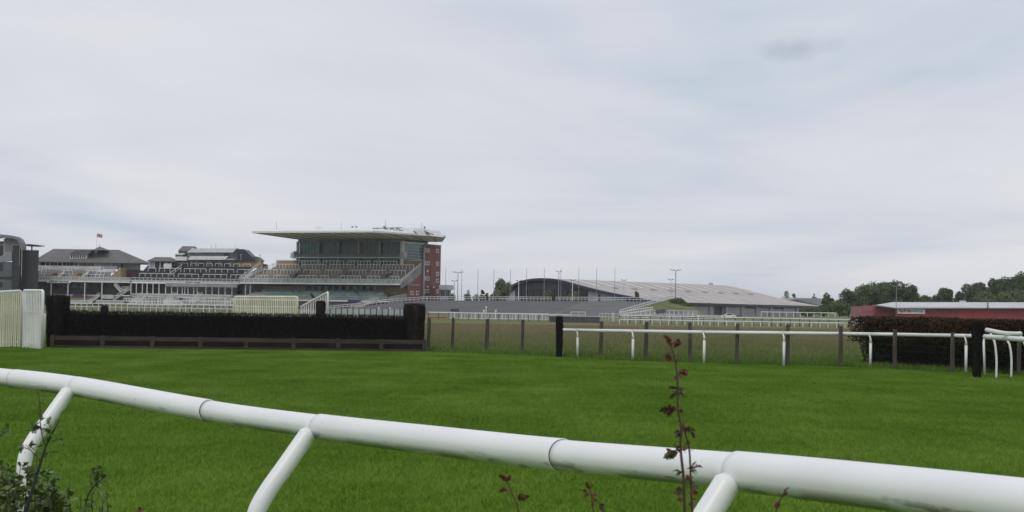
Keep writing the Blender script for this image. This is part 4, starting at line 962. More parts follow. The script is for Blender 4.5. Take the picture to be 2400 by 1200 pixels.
o0 = G(1000, 746); b = G(1072, 747); tag(MB().beam(o0 + Vector((0, 2, .12)), b + Vector((0, 2, .12)), .1, .22).build('orange_barrier_strip', orange), 'low orange strip lying under the rail right of the fence end', 'barrier')
post_rail('running_rail', [G(1452, 757), G(1720, 762), G(2060, 770)], 26, 0.95, 'long white rail on dark posts running to the hedge', 'rail', white, .085, False, posts_mt=darkm)
post_rail('running_rail', [G(1452, 759), G(1720, 764), G(2040, 769)], 30, 0.55, 'low white rail with short white legs below the long rail', 'rail', white, .08, False)
post_rail('running_rail', [G(1405, 750), G(1452, 752), G(1700, 756)], 16, 1.0, 'white rail behind the two rails at the foot of the mound', 'rail', whitef, .08, True)
tp = [P(1784, 745, 302), P(1818, 744, 300), P(1957, 745, 300)]
post_rail('white_fence', [Vector((p.x, p.y, .55)) for p in tp], 11, 1.0, 'short white post and rail fence on the grass verge at the right', 'fence', white, .10, False)
# marker posts and discs
for (u, vt, vb, lab) in ((888, 721, 733, 'first thin white marker post above the screen panels'), (914, 722, 733, 'second thin white marker post above the screen panels'), (1134, 728, 742, 'short white marker post left of the tall white disc post'), (1139.5, 720, 742, 'tall white post with round disc on the asphalt bank foot'), (1162, 728, 742, 'short white marker post right of the tall white disc post'), (1437, 735, 748, 'white post by the lower end of the mound handrail'), (1624, 741, 752, 'white marker post in front of the long grey wall'), (1637, 741, 756, 'white marker post nearest the brown low wall')):
    p = G(u, vb + 6); Y = p.y; q = P(u, vt, Y); base = Vector((q.x, Y, 0))
    e = empty('marker_post', base); tag(e, lab, 'marker post', 'white marker posts')
    MB().tube([(0, 0, 0), (0, 0, q.z)], .05, 8).build('post', white, e); MB().tube([(0, -.03, q.z), (0, .03, q.z)], .13, 12).build('disc', white, e)
p = P(1066, 727, 356); tag(MB().box(p.x - .9, p.x + .9, 355.5, 356, p.z - .3, p.z + .3).build('dark_sign', dgrey), 'small dark board on the asphalt bank slope', 'sign')
bpy.data.objects['dark_sign'].location.z = 0

# ------------------------------------------------------------------ poles behind the bank
ORD = ['first', 'second', 'third', 'fourth', 'fifth', 'sixth', 'seventh', 'eighth', 'ninth', 'tenth', 'eleventh', 'twelfth', 'thirteenth', 'fourteenth', 'fifteenth', 'sixteenth', 'seventeenth', 'eighteenth', 'nineteenth', 'twentieth']
for i, (u, vt) in enumerate(((1045, 632), (1082.5, 632), (1120.5, 631), (1158, 631), (1196.5, 631), (1234.5, 630), (1276, 630), (1315, 629), (1357, 628.5), (1398.5, 628), (1441.5, 627.5))):
    t = P(u, vt, 404); e = empty('flagpole', Vector((t.x - .12 * 0, 404, 0)))
    tag(e, f'bare slender grey flagpole behind the bank, {ORD[i]} from the left in the row', 'flagpole', 'bare flagpoles behind the asphalt bank')
    MB().tube([(0, 0, 0), (0, 0, t.z)], [.085, .045], 7).build('pole', metal, e); MB().tube([(0, 0, t.z), (0, 0, t.z + .12)], .075, 6).build('finial', metal, e)
def lamp(u, vt, Y, kind, lab, r=.09, base=0):
    t = P(u, vt, Y); e = empty('lamp_post', Vector((t.x, Y, base))); tag(e, lab, 'lamp post', 'lamp posts'); H = t.z - base
    MB().tube([(0, 0, 0), (0, 0, H)], [r, r * .6], 8).build('pole', metal if kind != 'white' else white, e)
    span = {'wide': 1.15, 'two': .5, 'white': .45, 'street': .75}[kind]
    MB().tube([(-span * .8, 0, H), (span * .8, 0, H)], .05, 6).build('arm', metal, e)
    heads = ([-1, -.4, .4, 1] if kind == 'wide' else [-1, 1])
    for s_ in heads:
        x_ = s_ * span; w_ = .26; MB().prism([(x_ - w_, H + (.14 if s_ < 0 else -.02)), (x_ + w_, H + (-.02 if s_ < 0 else .14)), (x_ + w_, H + (.12 if s_ < 0 else .3)), (x_ - w_, H + (.3 if s_ < 0 else .12))], 'y', -.22, .22).build('lamp_head', metal if kind == 'wide' or kind == 'street' else darkm, e)
    return e
lamp(1073.5, 639, 412, 'wide', 'tall lamp post with wide lamp heads just right of the brick tower', .13)
lamp(1065, 659, 408, 'two', 'shorter twin head lamp post nearest the brick tower', .08)
lamp(1310, 637, 412, 'two', 'tall twin head lamp post beside a flagpole above the arch', .11)
lamp(1216, 659, 402, 'white', 'white lamp post with dark twin floodlights at the left of the arch', .13)
lamp(1342, 657.5, 402, 'white', 'white lamp post with dark twin floodlights at the right of the arch', .13)
lamp(1462, 657.5, 440, 'two', 'twin floodlight post over the pale roof left of the tallest lamp', .04)
lamp(1572.5, 656, 440, 'two', 'dark floodlight post close left of the tallest lamp on the roof', .05)
lamp(1584, 634, 400, 'wide', 'tallest lamp post standing over the grass mound', .15)
lamp(2101, 671, 430, 'street', 'twin headed street lamp in front of the red warehouse', .10)

# ================================================================== arched hall
hall = empty('exhibition_hall', Vector((0, 0, 0))); tag(hall, 'long arched hall with pale beige roof and navy edged dark gable', 'hall')
Hf = Frame(P(1275, 700, 465), 38.6)
gp = [(1150, 716), (1166, 702), (1185, 682), (1203, 669), (1222, 660), (1240, 655.3), (1258, 653), (1276, 652.3), (1294, 653), (1312, 655.4), (1332, 660), (1352, 665.7), (1374, 671.8), (1400, 678.3), (1430, 685.2), (1462, 691.3), (1500, 698.5), (1540, 706.5)]
def wpt(u, v, yl):
    x_, z_ = Hf.f(u, v, yl); return Hf.o + Hf.x * x_ + Hf.y * yl + Vector((0, 0, max(z_, 0)))
near = [wpt(u, v, 0) for u, v in gp]
i0 = 7                                   # crest index
fp_ = [(1690, 668.3), (1706, 669.8), (1724, 673), (1745, 678), (1768, 684), (1792, 690.5), (1818, 697), (1845, 703), (1874, 709), (1905, 714.5), (1925, 717.6)]
far_r = []
for k, (u, v) in enumerate(fp_): far_r.append(P(u, v, 548 + k * 2.6))
shift = far_r[0] - near[i0]
far = [near[i] + shift for i in range(i0)] + far_r
mb = MB()
NS = 12
for i in range(len(near) - 1):
    for j in range(NS):
        a = near[i].lerp(far[i], j / NS); b = near[i + 1].lerp(far[i + 1], j / NS); c = near[i + 1].lerp(far[i + 1], (j + 1) / NS); d = near[i].lerp(far[i], (j + 1) / NS)
        mb.poly([a, b, c, d])
m_ = mb.build('roof', beige, hall, smooth=True)
def roofpt(s_, t_):                       # s along the profile index, t along the hall
    i = min(int(s_), len(near) - 2); f_ = s_ - i; return near[i].lerp(near[i + 1], f_).lerp(far[i].lerp(far[i + 1], f_), t_) + Vector((0, -.03, .07))
for k in range(13):
    t_ = .07 + k * .073
    mm = MB()
    for q in range(10):
        s0, s1 = 7.4 + q * .42, 7.4 + (q + 1) * .42
        mm.poly([roofpt(s0, t_), roofpt(s0, t_ + .016), roofpt(s1, t_ + .016), roofpt(s1, t_)])
    mm.build('rooflight', beigel, m_)
for k in range(22):
    t_ = .10 + k * .040; mm = MB()
    for q in range(4):
        s0, s1 = 14.2 + (k % 2) * .9 + q * .22, 14.2 + (k % 2) * .9 + (q + 1) * .22
        mm.poly([roofpt(s0, t_), roofpt(s0, t_ + .014), roofpt(s1, t_ + .014), roofpt(s1, t_)])
    mm.build('rooflight', beigel, m_)
for k in range(9):
    p = roofpt(12.3, .12 + k * .095); MB().box(p.x - 1.1, p.x + 1.1, p.y - .3, p.y + .3, p.z, p.z + .22).build('roof_vent', mgrey, m_)
# gable
hy = Hf.y
def band(i, w): return near[i] - Vector((0, 0, w))
mm = MB()
for i in range(0, len(near) - 1):
    w = .75; a, b = near[i] - hy * 1.2 + Vector((0, 0, .05)), near[i + 1] - hy * 1.2 + Vector((0, 0, .05)); mm.poly([a, b, b - Vector((0, 0, w)), a - Vector((0, 0, w))])
    mm.poly([a, b, near[i + 1] + Vector((0, 0, .05)), near[i] + Vector((0, 0, .05))]); mm.poly([a - Vector((0, 0, w)), b - Vector((0, 0, w)), near[i + 1] - Vector((0, 0, w)) + hy * .1, near[i] - Vector((0, 0, w)) + hy * .1])
mm.build('verge_trim', navy, hall)
mm = MB(); mm.poly([p + hy * .5 for p in near] + [Vector((near[-1].x, near[-1].y, 0)) + hy * .5, Vector((near[0].x, near[0].y, 0)) + hy * .5]); mm.build('gable_wall', dgrey, hall)
def gbox(name, mt, pts, yl0, yl1):
    xs_ = [Hf.f(u, v, yl0) for u, v in pts]; m3 = MB(); A3 = [Hf.o + Hf.x * x_ + Hf.y * yl0 + Vector((0, 0, max(z_, 0))) for x_, z_ in xs_]; B3 = [p + Hf.y * (yl1 - yl0) for p in A3]
    m3.poly(A3).poly(B3[::-1])
    for i in range(len(A3)): j = (i + 1) % len(A3); m3.poly([A3[i], A3[j], B3[j], B3[i]])
    return m3.build(name, mt, hall)
edges = [1207, 1222, 1237, 1252, 1268, 1284, 1300, 1316, 1331, 1347, 1362, 1378]
for a, b in zip(edges, edges[1:]): gbox('window', gdark, [(a + .8, 720), (a + .8, 678), (b - .8, 678), (b - .8, 720)], .2, .35)
gbox('wall_panel', lgrey, [(1183, 720), (1183, 693), (1207, 679.5), (1207, 720)], .1, .3); gbox('wall_panel', lgrey, [(1378.5, 720), (1378.5, 682), (1420, 690), (1465, 699.5), (1465, 720)], .1, .3)
gbox('gable_ledge', navy, [(1207, 679), (1207, 677.3), (1378, 677.3), (1378, 679)], -.1, .18)
# long wall
E0, E1 = near[-1], far[-1]; ax = (E1 - E0); outn = Vector((ax.y, -ax.x, 0)).normalized()
def lw(name, mt, t0, t1, z0, z1, o0, o1, zr_=None):
    a = E0.lerp(E1, t0); b = E0.lerp(E1, t1); m3 = MB(); q = []
    for z_f in (z0, z1):
        for p, of in ((a, o0), (b, o0), (b, o1), (a, o1)):
            g_ = Vector((p.x, p.y, 0)) + outn * of; q.append(g_ + Vector((0, 0, p.z * z_f)))
    for f_ in ((0, 3, 2, 1), (4, 5, 6, 7), (0, 1, 5, 4), (1, 2, 6, 5), (2, 3, 7, 6), (3, 0, 4, 7)): m3.poly([q[i] for i in f_])
    return m3.build(name, mt, hall)
lw('eaves_fascia', navy, 0, 1, .80, .985, -.3, .5); lw('long_wall', mgrey, 0, 1, 0, .81, -1.4, -.8)
nb = 11
for k in range(nb):
    t0 = k / nb; lw('pilaster', lgrey, t0, t0 + .02, 0, .80, -.79, -.35); 
    if k == 3:
        lw('door', gdark, t0 + .033, t0 + .075, 0, .7, -.79, -.7)
    else:
        lw('wall_panel', lgrey, t0 + .025, t0 + .088, 0, .62 if k % 2 else .75, -.79, -.6)
    if k in (5, 6, 7): lw('high_window', dgrey, t0 + .025, t0 + .088, .63, .79, -.79, -.62)
# annex roofs behind
an = empty('warehouse', P(1850, 712, 620).xy.to_3d()); tag(an, 'distant pale grey shed with low dark gable behind the arched hall', 'warehouse'); ao = an.location.copy()
def wb(par, o_, name, mt, pts, Y0, Y1):
    A3 = [P(u, v, Y0) - o_ for u, v in pts]; dv = Vector((0, Y1 - Y0, 0)); m3 = MB(); m3.poly(A3); m3.poly([p + dv for p in A3][::-1])
    for i in range(len(A3)): j = (i + 1) % len(A3); m3.poly([A3[i], A3[j], A3[j] + dv, A3[i] + dv])
    return m3.build(name, mt, par)
wb(an, ao, 'rear_wall', mat('far_grey_cladding', (.27, .28, .30), .6, .05, .2), [(1868, 720), (1868, 698.5), (1924, 699), (1925, 730)], 640, 660)
wb(an, ao, 'gable_wall', mat('far_dark_gable', (.13, .135, .17), .6, .05, .2), [(1815, 708), (1862, 701), (1924, 715.5), (1924, 732), (1815, 732)], 622, 634)
wb(an, ao, 'roof_slope', paleroof, [(1818, 706.5), (1822, 699.5), (1870, 698.5), (1862, 701.5)], 618, 621); wb(an, ao, 'roof_slope', beigel, [(1780, 703), (1792, 699.6), (1822, 699.4), (1818, 707)], 616, 617.9); wb(an, ao, 'roof_edge', navy, [(1795, 702), (1818, 701.8), (1819, 704.5), (1812, 704)], 615, 615.9)

# red warehouse
rw = empty('warehouse', P(2200, 740, 430).xy.to_3d()); ro = rw.location.copy(); tag(rw, 'long red clad warehouse with pale corrugated roof behind the hedge', 'warehouse')
wb(rw, ro, 'front_wall', redclad, [(2100, 770), (2100, 722.6), (2460, 722.6), (2460, 775)], 430, 450)
wb(rw, ro, 'side_wall', redclad, [(2053, 770), (2053, 716.2), (2099.8, 723), (2099.8, 770)], 433, 450)
wb(rw, ro, 'lean_to_wall', mat('faded_red_cladding', (.33, .12, .13), .6, .1, .3), [(2019, 770), (2020, 718), (2052.8, 718), (2052.8, 770)], 436, 450)
wb(rw, ro, 'eaves_gutter', mgrey, [(2098, 723.5), (2098, 721), (2460, 721), (2460, 723.5)], 428.6, 429.9); wb(rw, ro, 'eaves_gutter', mat('grey_green_trim', (.15, .22, .2), .6, .05, .3), [(2052, 717), (2052, 714.2), (2098, 721), (2098, 723.5)], 429, 432.9)
for k in range(46):
    u = 2104 + k * 8
    x_ = P(u, 735, 429.9).x - ro.x; z_t = P(u, 723.6, 429.9).z
    if 2102 < u < 2170: continue
    MB().box(x_ - .05, x_ + .05, -.12, -.01, 0, z_t).build('cladding_rib', redclad, rw)
rr = MB()
def rpt(u, v, Y): return P(u, v, Y) - ro
e0, e1 = rpt(2098, 721, 429), rpt(2460, 721, 429); t0_, t1_ = rpt(2092, 708.2, 452), rpt(2460, 708.6, 452)
rr.poly([e0, e1, t1_, t0_]); s0 = rpt(2053, 714.5, 434); rr.poly([s0, e0, t0_]); rr.poly([s0, t0_, t0_ + Vector((0, 20, -3)), s0 + Vector((0, 30, -1))]); rr.poly([t0_, t1_, t1_ + Vector((0, 20, -3)), t0_ + Vector((0, 20, -3))])
rfo = rr.build('roof', paleroof, rw)
for k in range(40):
    t = (k + .5) / 40; MB().beam(e0.lerp(e1, t) + Vector((0, 0, .03)), t0_.lerp(t1_, t) + Vector((0, 0, .03)), .14, .10).build('roof_rib', paleroof, rfo)
p = rpt(2315, 716, 440); MB().beam(rpt(2315, 722, 428.4), rpt(2315, 709, 450), .35, .4).build('roof_divider', dgrey, rfo)
p = rpt(2258, 707.5, 452); MB().box(p.x - 1, p.x + .6, p.y - .5, p.y + .5, p.z - .4, p.z + .35).build('roof_vent', whitef, rfo)
a = P(2103, 724, 429.6); b = P(2168, 736, 429.6)
sgn = MB().box(a.x - ro.x, b.x - ro.x, -.5, -.2, b.z, a.z).build('sign_board', white, rw)
text(sgn, 'Parfetts', 1.05, redp, (P(2121.5, 729, 429.4).x - ro.x, -.52, P(2121, 729, 429.4).z), width=3.4, extr=.01)
text(sgn, 'Cash & Carry', .75, greytx, (P(2151, 729.5, 429.4).x - ro.x, -.52, P(2151, 729.5, 429.4).z), width=3.0, extr=.01)

# ================================================================== trees
def tree(name, label, u, vtop, Y, wpx, leaf, cat='tree', group=None, base=0.0, seed=0, leafs=None, dens=1.0, low=.18, lsz=None, asp=1.0):
    r = random.Random(seed * 7 + 3); t = P(u, vtop, Y); H = t.z - base; W = wpx * Y / F / 2
    e = empty(name, Vector((t.x, Y, base))); tag(e, label, cat, group)
    m_ = MB(); th_ = max(.09, H * .022); m_.tube([(0, 0, 0), (r.uniform(-.1, .1), 0, H * .3), (r.uniform(-.3, .3), 0, H * .75)], [th_, th_ * .8, th_ * .25], 8)
    for i in range(7):
        a_ = r.uniform(0, 6.28); z_ = H * r.uniform(.2, .5); L_ = W * r.uniform(.5, .85)
        m_.tube([(0, 0, z_), (math.cos(a_) * L_ * .5, math.sin(a_) * L_ * .5, z_ + H * .14), (math.cos(a_) * L_, math.sin(a_) * L_, z_ + H * .24)], [th_ * .5, th_ * .3, th_ * .1], 5)
    m_.build('trunk', bark, e)
    lobes = []; nl = 22; zb_, zt_ = H * low, H; hc = (zt_ + zb_) / 2; hh = (zt_ - zb_) / 2; k0 = min(W, hh)
    for i in range(nl):
        d = Vector((r.gauss(0, 1), r.gauss(0, 1), r.gauss(.25, 1))).normalized() * r.uniform(.75, 1.05); s_ = k0 * r.uniform(.30, .50)
        if i < 3: d = d * .25; s_ = k0 * .6
        lobes.append((d.x * (W - s_ * .8), d.y * (W - s_ * .8), hc + d.z * (hh - s_ * .85), s_ * (W / k0) ** .3, s_ * (hh / k0) ** .3))
    zmx = max(l[2] + l[4] for l in lobes); xmx = max(abs(l[0]) + l[3] for l in lobes)
    lobes = [(a * W / xmx, b * W / xmx, zb_ + (c - zb_) * (H - zb_) / (zmx - zb_), d, e_) for a, b, c, d, e_ in lobes]
    lsz = lsz or max(.16, min(.42, H * .028))
    N_ = int((leafs or 5200) * dens); m2 = MB()
    for k in range(N_):
        lx, ly, lz, sr, sv = lobes[r.randrange(nl)]
        d = Vector((r.gauss(0, 1), r.gauss(0, 1), r.gauss(0, 1))).normalized() * (r.uniform(.35, 1) ** .5) * r.choice((1, 1, 1, 1.15))
        c = Vector((lx + d.x * sr, ly + d.y * sr, lz + d.z * sv))
        if c.z < H * .02: continue
        nrm = (d + Vector((r.uniform(-.7, .7), r.uniform(-.7, .7), r.uniform(-.3, .9)))).normalized()
        a1 = nrm.cross(Vector((r.uniform(-1, 1), r.uniform(-1, 1), .3))).normalized(); a2 = nrm.cross(a1)
        s_ = lsz * r.uniform(.5, 1.15)
        m2.poly([c - a1 * s_, c - a2 * s_ * .6, c + a1 * s_, c + a2 * s_ * .6])
    me = m2.mesh('crown', leaf); link('crown', me, e)
    return e
T = [  # (u, vtop, Y, width px, leaf, label)
 (1180, 651, 440, 46, lf_grey, 'tall grey green tree left of the arched hall gable'),
 (1163, 678, 436, 30, lf_grey, 'low bushy tree at the foot of the tall tree beside the hall'),
 (1096, 679, 450, 22, lf_grey, 'small round pale tree right of the lamp posts'),
 (1059, 686, 450, 20, lf_mid, 'low tree half hidden behind the lamp posts by the cabin'),
 (1116, 688, 452, 20, lf_mid, 'low dark bush left of the pointed tree behind the bank'),
 (1131, 679, 448, 14, lf_dark, 'small pointed dark tree behind the bank'),
 (1141, 686, 446, 20, lf_grey, 'low bushy tree just right of the pointed tree'),
 (1283, 679, 420, 26, lf_mid, 'small tree in front of the middle of the dark gable'),
 (1344, 683, 416, 34, lf_mid, 'small rounded tree in front of the right of the dark gable'),
 (1405, 690, 410, 8, lf_dark, 'tiny dark tree on the bank crest left of the pale roof sapling'),
 (1492, 682, 402, 14, lf_dark, 'slender sapling on the bank crest against the pale roof'),
 (1665, 660, 700, 17, lf_dark, 'dark treetop showing above the pale hall roof'),
 (1842, 680, 660, 24, lf_grey, 'grey green tree behind the far end of the hall roof'),
 (1859, 687, 665, 16, lf_grey, 'smaller tree next to the grey green one behind the hall'),
 (1909, 688, 700, 12, lf_mid, 'small lone tree above the pale grey shed'),
 (1939, 686, 520, 30, lf_dark, 'dark bushy tree right of the pale grey shed'),
 (1895, 718, 470, 46, lf_mid, 'low bright green bush at the hall corner'),
 (1932, 712, 478, 40, lf_mid, 'mid green bush right of the bright bush by the hall corner'),
 (1968, 702, 470, 56, lf_mid, 'broad green tree left of the big domed trees'),
 (1990, 676, 500, 52, lf_dark, 'tree with small pointed top at the left shoulder of the big clump'),
 (2030, 664, 505, 92, lf_mid, 'broad tree on the left of the domed clump behind the warehouse'),
 (2066, 658, 520, 84, lf_dark, 'tall tree in the middle of the domed clump behind the warehouse'),
 (2106, 655, 500, 92, lf_dark, 'tall tree carrying the right top of the domed clump'),
 (2136, 668, 515, 56, lf_mid, 'tree falling away at the right of the domed clump'),
 (2168, 692, 560, 60, lf_dark, 'low distant trees between the two clumps'),
 (2217, 672, 530, 44, lf_dark, 'dark rounded tree standing alone above the pale warehouse roof'),
 (2195, 690, 540, 40, lf_dark, 'low dark tree left of the lone rounded tree'),
 (2252, 682, 545, 40, lf_dark, 'low tree right of the lone rounded tree'),
 (2283, 660, 520, 66, lf_dark, 'large dark tree beginning the right hand clump'),
 (2310, 682, 500, 70, lf_mid, 'pale green lower tree before the right hand clump'),
 (2338, 652, 525, 70, lf_dark, 'dark tree in the middle of the right hand clump'),
 (2372, 646, 515, 76, lf_dark, 'high dark tree near the right edge'),
 (2418, 634, 510, 96, lf_dark, 'highest dark tree cut by the right edge'),
 (2372, 676, 490, 80, lf_mid, 'mid green tree below the high trees at the right edge'),
]
for i, (u, v, Y, w, lf_, lab) in enumerate(T):
    tree('tree', lab, u, v, Y, w, lf_, seed=i + 1, low=.03 if w > 30 else .15, leafs=7000 if w > 60 else 4200 if w > 25 else 1500, lsz=.42 if w > 60 else .36 if w > 25 else .2)
def bush(label, u, vtop, Y, wpx, hm, leaf, seed, base):
    r = random.Random(seed); t = P(u, vtop, Y); W = wpx * Y / F / 2; H = t.z - base; e = empty('bush', Vector((t.x, Y, base))); tag(e, label, 'bush')
    m2 = MB()
    for k in range(2600):
        d = Vector((r.gauss(0, 1), r.gauss(0, 1), r.gauss(0, 1))).normalized() * r.uniform(.5, 1) ** .5
        bmp = 1 + .22 * noise.noise(d * 2.3 + Vector((seed, 0, 0)))
        c = Vector((d.x * W * bmp, d.y * W * .8 * bmp, H * .5 + d.z * H * .5 * bmp)); a1 = Vector((r.gauss(0, 1), r.gauss(0, 1), r.gauss(0, 1))).normalized(); a2 = a1.cross(d).normalized(); s_ = .13
        m2.poly([c - a1 * s_, c - a2 * s_ * .6, c + a1 * s_, c + a2 * s_ * .6])
    link('foliage', m2.mesh('foliage', leaf), e); mm = MB()
    for a_ in range(5): mm.tube([(0, 0, -.4), (math.cos(a_ * 1.3) * W * .5, math.sin(a_ * 1.3) * W * .4, H * .7)], [.06, .02], 5)
    mm.build('stems', bark, e)
bush('dark green bush on top of the grass mound', 1588, 697, 378, 44, 2, lf_dark, 41, 1.5)
bush('small dark bush at the end of the mound handrail', 1568, 703, 382, 16, 2, lf_dark, 43, 2.9)
bush('brighter green bush lower on the right of the grass mound', 1607, 709, 376, 26, 1, lf_mid, 44, 1.2)

# ================================================================== birch steeplechase fence
def bristles(x0, x1, y0, y1, z0, z1, n, r, w=.018, h=(.12, .3), ybias=True, mb=None, topfn=None, xfn=None):
    """vertical twigs over the faces of a packed birch body"""
    mb = mb or MB()
    for k in range(n):
        x = r.uniform(x0, x1); zt_ = topfn(x) if topfn else z1
        if r.random() < .22: y = r.uniform(y0, y1); z = zt_ - r.uniform(0, .12)
        else: y = y0 + abs(r.gauss(0, .03)); z = r.uniform(z0, zt_ - .05)
        L_ = r.uniform(*h) * (.35 if z > zt_ - .2 else 1); a_ = r.uniform(0, 3.14); dx, dy = math.cos(a_) * w / 2, math.sin(a_) * w / 2; lx, ly = r.gauss(0, .10) * L_, -abs(r.gauss(0, .18)) * L_
        mb.poly([(x - dx, y - dy, z), (x + dx, y + dy, z), (x + lx + dx * .3, y + ly + dy * .3, z + L_)])
    return mb
fence = empty('steeplechase_fence', G(560, 820)); fo_ = fence.location.copy(); tag(fence, 'long dark birch steeplechase fence with low wooden rail along its foot', 'fence')
fl = G(108, 816); fr = G(1000, 826); fdir = (fr - fl).normalized(); ang = math.atan2(fdir.y, fdir.x); FL = (fr - fl).length
fb = empty('birch_frame', Vector((0, 0, 0))); bpy.data.objects.remove(fb)
fence.location = fl; fence.rotation_euler = (0, 0, ang)
r = random.Random(5); topf = lambda x: 1.36 + .03 * noise.noise(Vector((x * .8, 0, 0))) + .02 * noise.noise(Vector((x * 4, 3, 0)))
m_ = MB(); nx = 60
for i in range(nx):
    xa, xb = .25 + (FL - .5) * i / nx, .25 + (FL - .5) * (i + 1) / nx; za, zb = topf(xa) - .1, topf(xb) - .1
    m_.poly([(xa, .62, 0), (xb, .62, 0), (xb, .75, zb), (xa, .75, za)]); m_.poly([(xa, .75, za), (xb, .75, zb), (xb, 2.0, zb), (xa, 2.0, za)]); m_.poly([(xa, 2.0, za), (xb, 2.0, zb), (xb, 2.2, 0), (xa, 2.2, 0)])
m_.poly([(.25, .62, 0), (.25, .75, 1.25), (.25, 2.0, 1.25), (.25, 2.2, 0)]); m_.poly([(FL - .25, .62, 0), (FL - .25, .75, 1.25), (FL - .25, 2.0, 1.25), (FL - .25, 2.2, 0)])
bristles(.2, FL - .2, .66, 2.0, .3, 1.27, 34000, r, mb=m_, topfn=topf)
m_.build('birch_body', birch, fence)
# tall ends
def column_(parent, name, cx0, cx1, y0, y1, z0, z1, n, seed, mt=birch, flare=.06, local=True, kind=None):
    r = random.Random(seed); m3 = MB(); cxm, cym = (cx0 + cx1) / 2, (y0 + y1) / 2; hw, hd = (cx1 - cx0) / 2, (y1 - y0) / 2; rings = 7; seg = 12
    def rad(t): return 1 + flare * math.sin(t * 3.0) + (.10 if t > .6 else 0) * math.sin((t - .6) * 7)
    for i in range(rings):
        t0, t1 = i / rings, (i + 1) / rings
        for k in range(seg):
            q = []
            for t, kk in ((t0, k), (t0, k + 1), (t1, k + 1), (t1, k)):
                a_ = 2 * math.pi * kk / seg; cs = math.copysign(abs(math.cos(a_)) ** .6, math.cos(a_)); sn = math.copysign(abs(math.sin(a_)) ** .6, math.sin(a_))
                q.append((cxm + cs * hw * .9 * rad(t), cym + sn * hd * .9 * rad(t), z0 + (z1 - .08 - z0) * t))
            m3.poly(q)
    m3.poly([(cxm + math.cos(2 * math.pi * k / seg) * hw * .9, cym + math.sin(2 * math.pi * k / seg) * hd * .9, z1 - .08) for k in range(seg)])
    for k in range(n):
        a_ = r.uniform(0, 6.283); t = r.random() ** .8; cs = math.copysign(abs(math.cos(a_)) ** .6, math.cos(a_)); sn = math.copysign(abs(math.sin(a_)) ** .6, math.sin(a_))
        rr_ = rad(t) if r.random() < .75 else rad(t) * r.random() 
        if rr_ < .9: t = .97
        x, y, z = cxm + cs * hw * rr_ * .93, cym + sn * hd * rr_ * .93, z0 + (z1 - z0) * t * .93; L_ = r.uniform(.07, .2); w = .016; b_ = r.uniform(0, 3.14); dx, dy = math.cos(b_) * w / 2, math.sin(b_) * w / 2
        m3.poly([(x - dx, y - dy, z), (x + dx, y + dy, z), (x + cs * L_ * r.uniform(-.1, .35), y + sn * L_ * r.uniform(-.1, .3), z + L_)])
    return m3.build(name, mt, parent)
def fx(u, v=780): 
    d = ray(u, v); n_ = Vector((-fdir.y, fdir.x, 0)); t = (fl - CAM).dot(n_) / d.dot(n_); p = CAM + d * t; return (p - fl).dot(fdir), p.z
xa, _ = fx(103); xb, zc = fx(155, 688); xa2, _ = fx(103, 688)
column_(fence, 'birch_wing', xa - .02, xb - .05, .45, 1.9, 0, fx(130, 688)[1], 5200, 3)
xa, _ = fx(955, 740); xb, _ = fx(1002, 740)
column_(fence, 'birch_wing', xa, xb - .03, .45, 1.8, 0, fx(978, 709)[1], 5200, 4, birchb)
# guard rail and posts
pu = [122, 240, 357, 469, 577, 688, 793, 894, 995]; px_ = [fx(u, 800)[0] for u in pu]
zg0, zg1 = fx(560, 803)[1], fx(560, 792)[1]
for i, x_ in enumerate(px_):
    MB().box(x_ - .075, x_ + .075, .0, .14, 0, zg1 + .02).build('guard_post', woodr, fence)
for a, b in zip(px_, px_[1:]):
    MB().box(a + .078, b - .078, .03, .11, zg0 + .02, zg1).build('guard_rail', woodr, fence)
    MB().box(a + .078, b - .078, .02, .10, 0.02, .11).build('foot_board', woodr, fence)
    MB().box(a + .078, b - .078, .40, .44, .02, zg0 + .1).build('kick_board', woodi, fence)

# ================================================================== white slatted wings
def slat_panel(name, label, a, b, z0, za, zb, n, slatm, framem, rails=(.08, .63), sw=.05, group=None, rt=.045, endpost=True, lean=0.0):
    """panel from a to b (base points), tops za / zb; every slat is a part"""
    a, b = Vector(a), Vector(b); e = empty(name, a); tag(e, label, 'fence panel', group); d = b - a; L_ = d.length; dn = d.normalized(); nv = Vector((dn.y, -dn.x, 0))
    def top_(t): return za + (zb - za) * t
    fr_ = MB(); pts_ = [Vector((0, 0, z0)), Vector((0, 0, top_(0) - .12))]; c_ = Vector((0, 0, top_(0)))
    arc = [Vector((0, 0, top_(0) - .10)) , Vector((0, 0, top_(0) - .03)) + dn * .03, c_ + dn * .10]
    endc = [d + Vector((0, 0, top_(1))) - dn * .10, d + Vector((0, 0, top_(1) - .03)) - dn * .03, d + Vector((0, 0, top_(1) - .10)), d + Vector((0, 0, z0))]
    fr_.tube([pts_[0]] + arc + endc, rt, 10); fr_.build('frame', framem, e, smooth=True)
    for rr_ in rails: 
        m3 = MB(); m3.beam(Vector((0, 0, z0 + (top_(0) - z0) * rr_)) + nv * -.03, d + Vector((0, 0, z0 + (top_(1) - z0) * rr_)) + nv * -.03, .04, .07); m3.build('cross_rail', framem, e)
    rr0 = random.Random(len(label))
    for i in range(n):
        t = (i + .75) / (n + .5); p = d * t; w = sw * rr0.uniform(.85, 1.1); j = rr0.uniform(-.012, .012) + lean
        p0 = p + Vector((0, 0, z0 + rr0.uniform(-.03, .02))) + nv * .025 + dn * j; p1 = p + Vector((0, 0, top_(t) - .03)) + nv * .025
        m3 = MB(); m3.beam(p0, p1, w, .02); m3.build('slat', slatm, e)
    return e
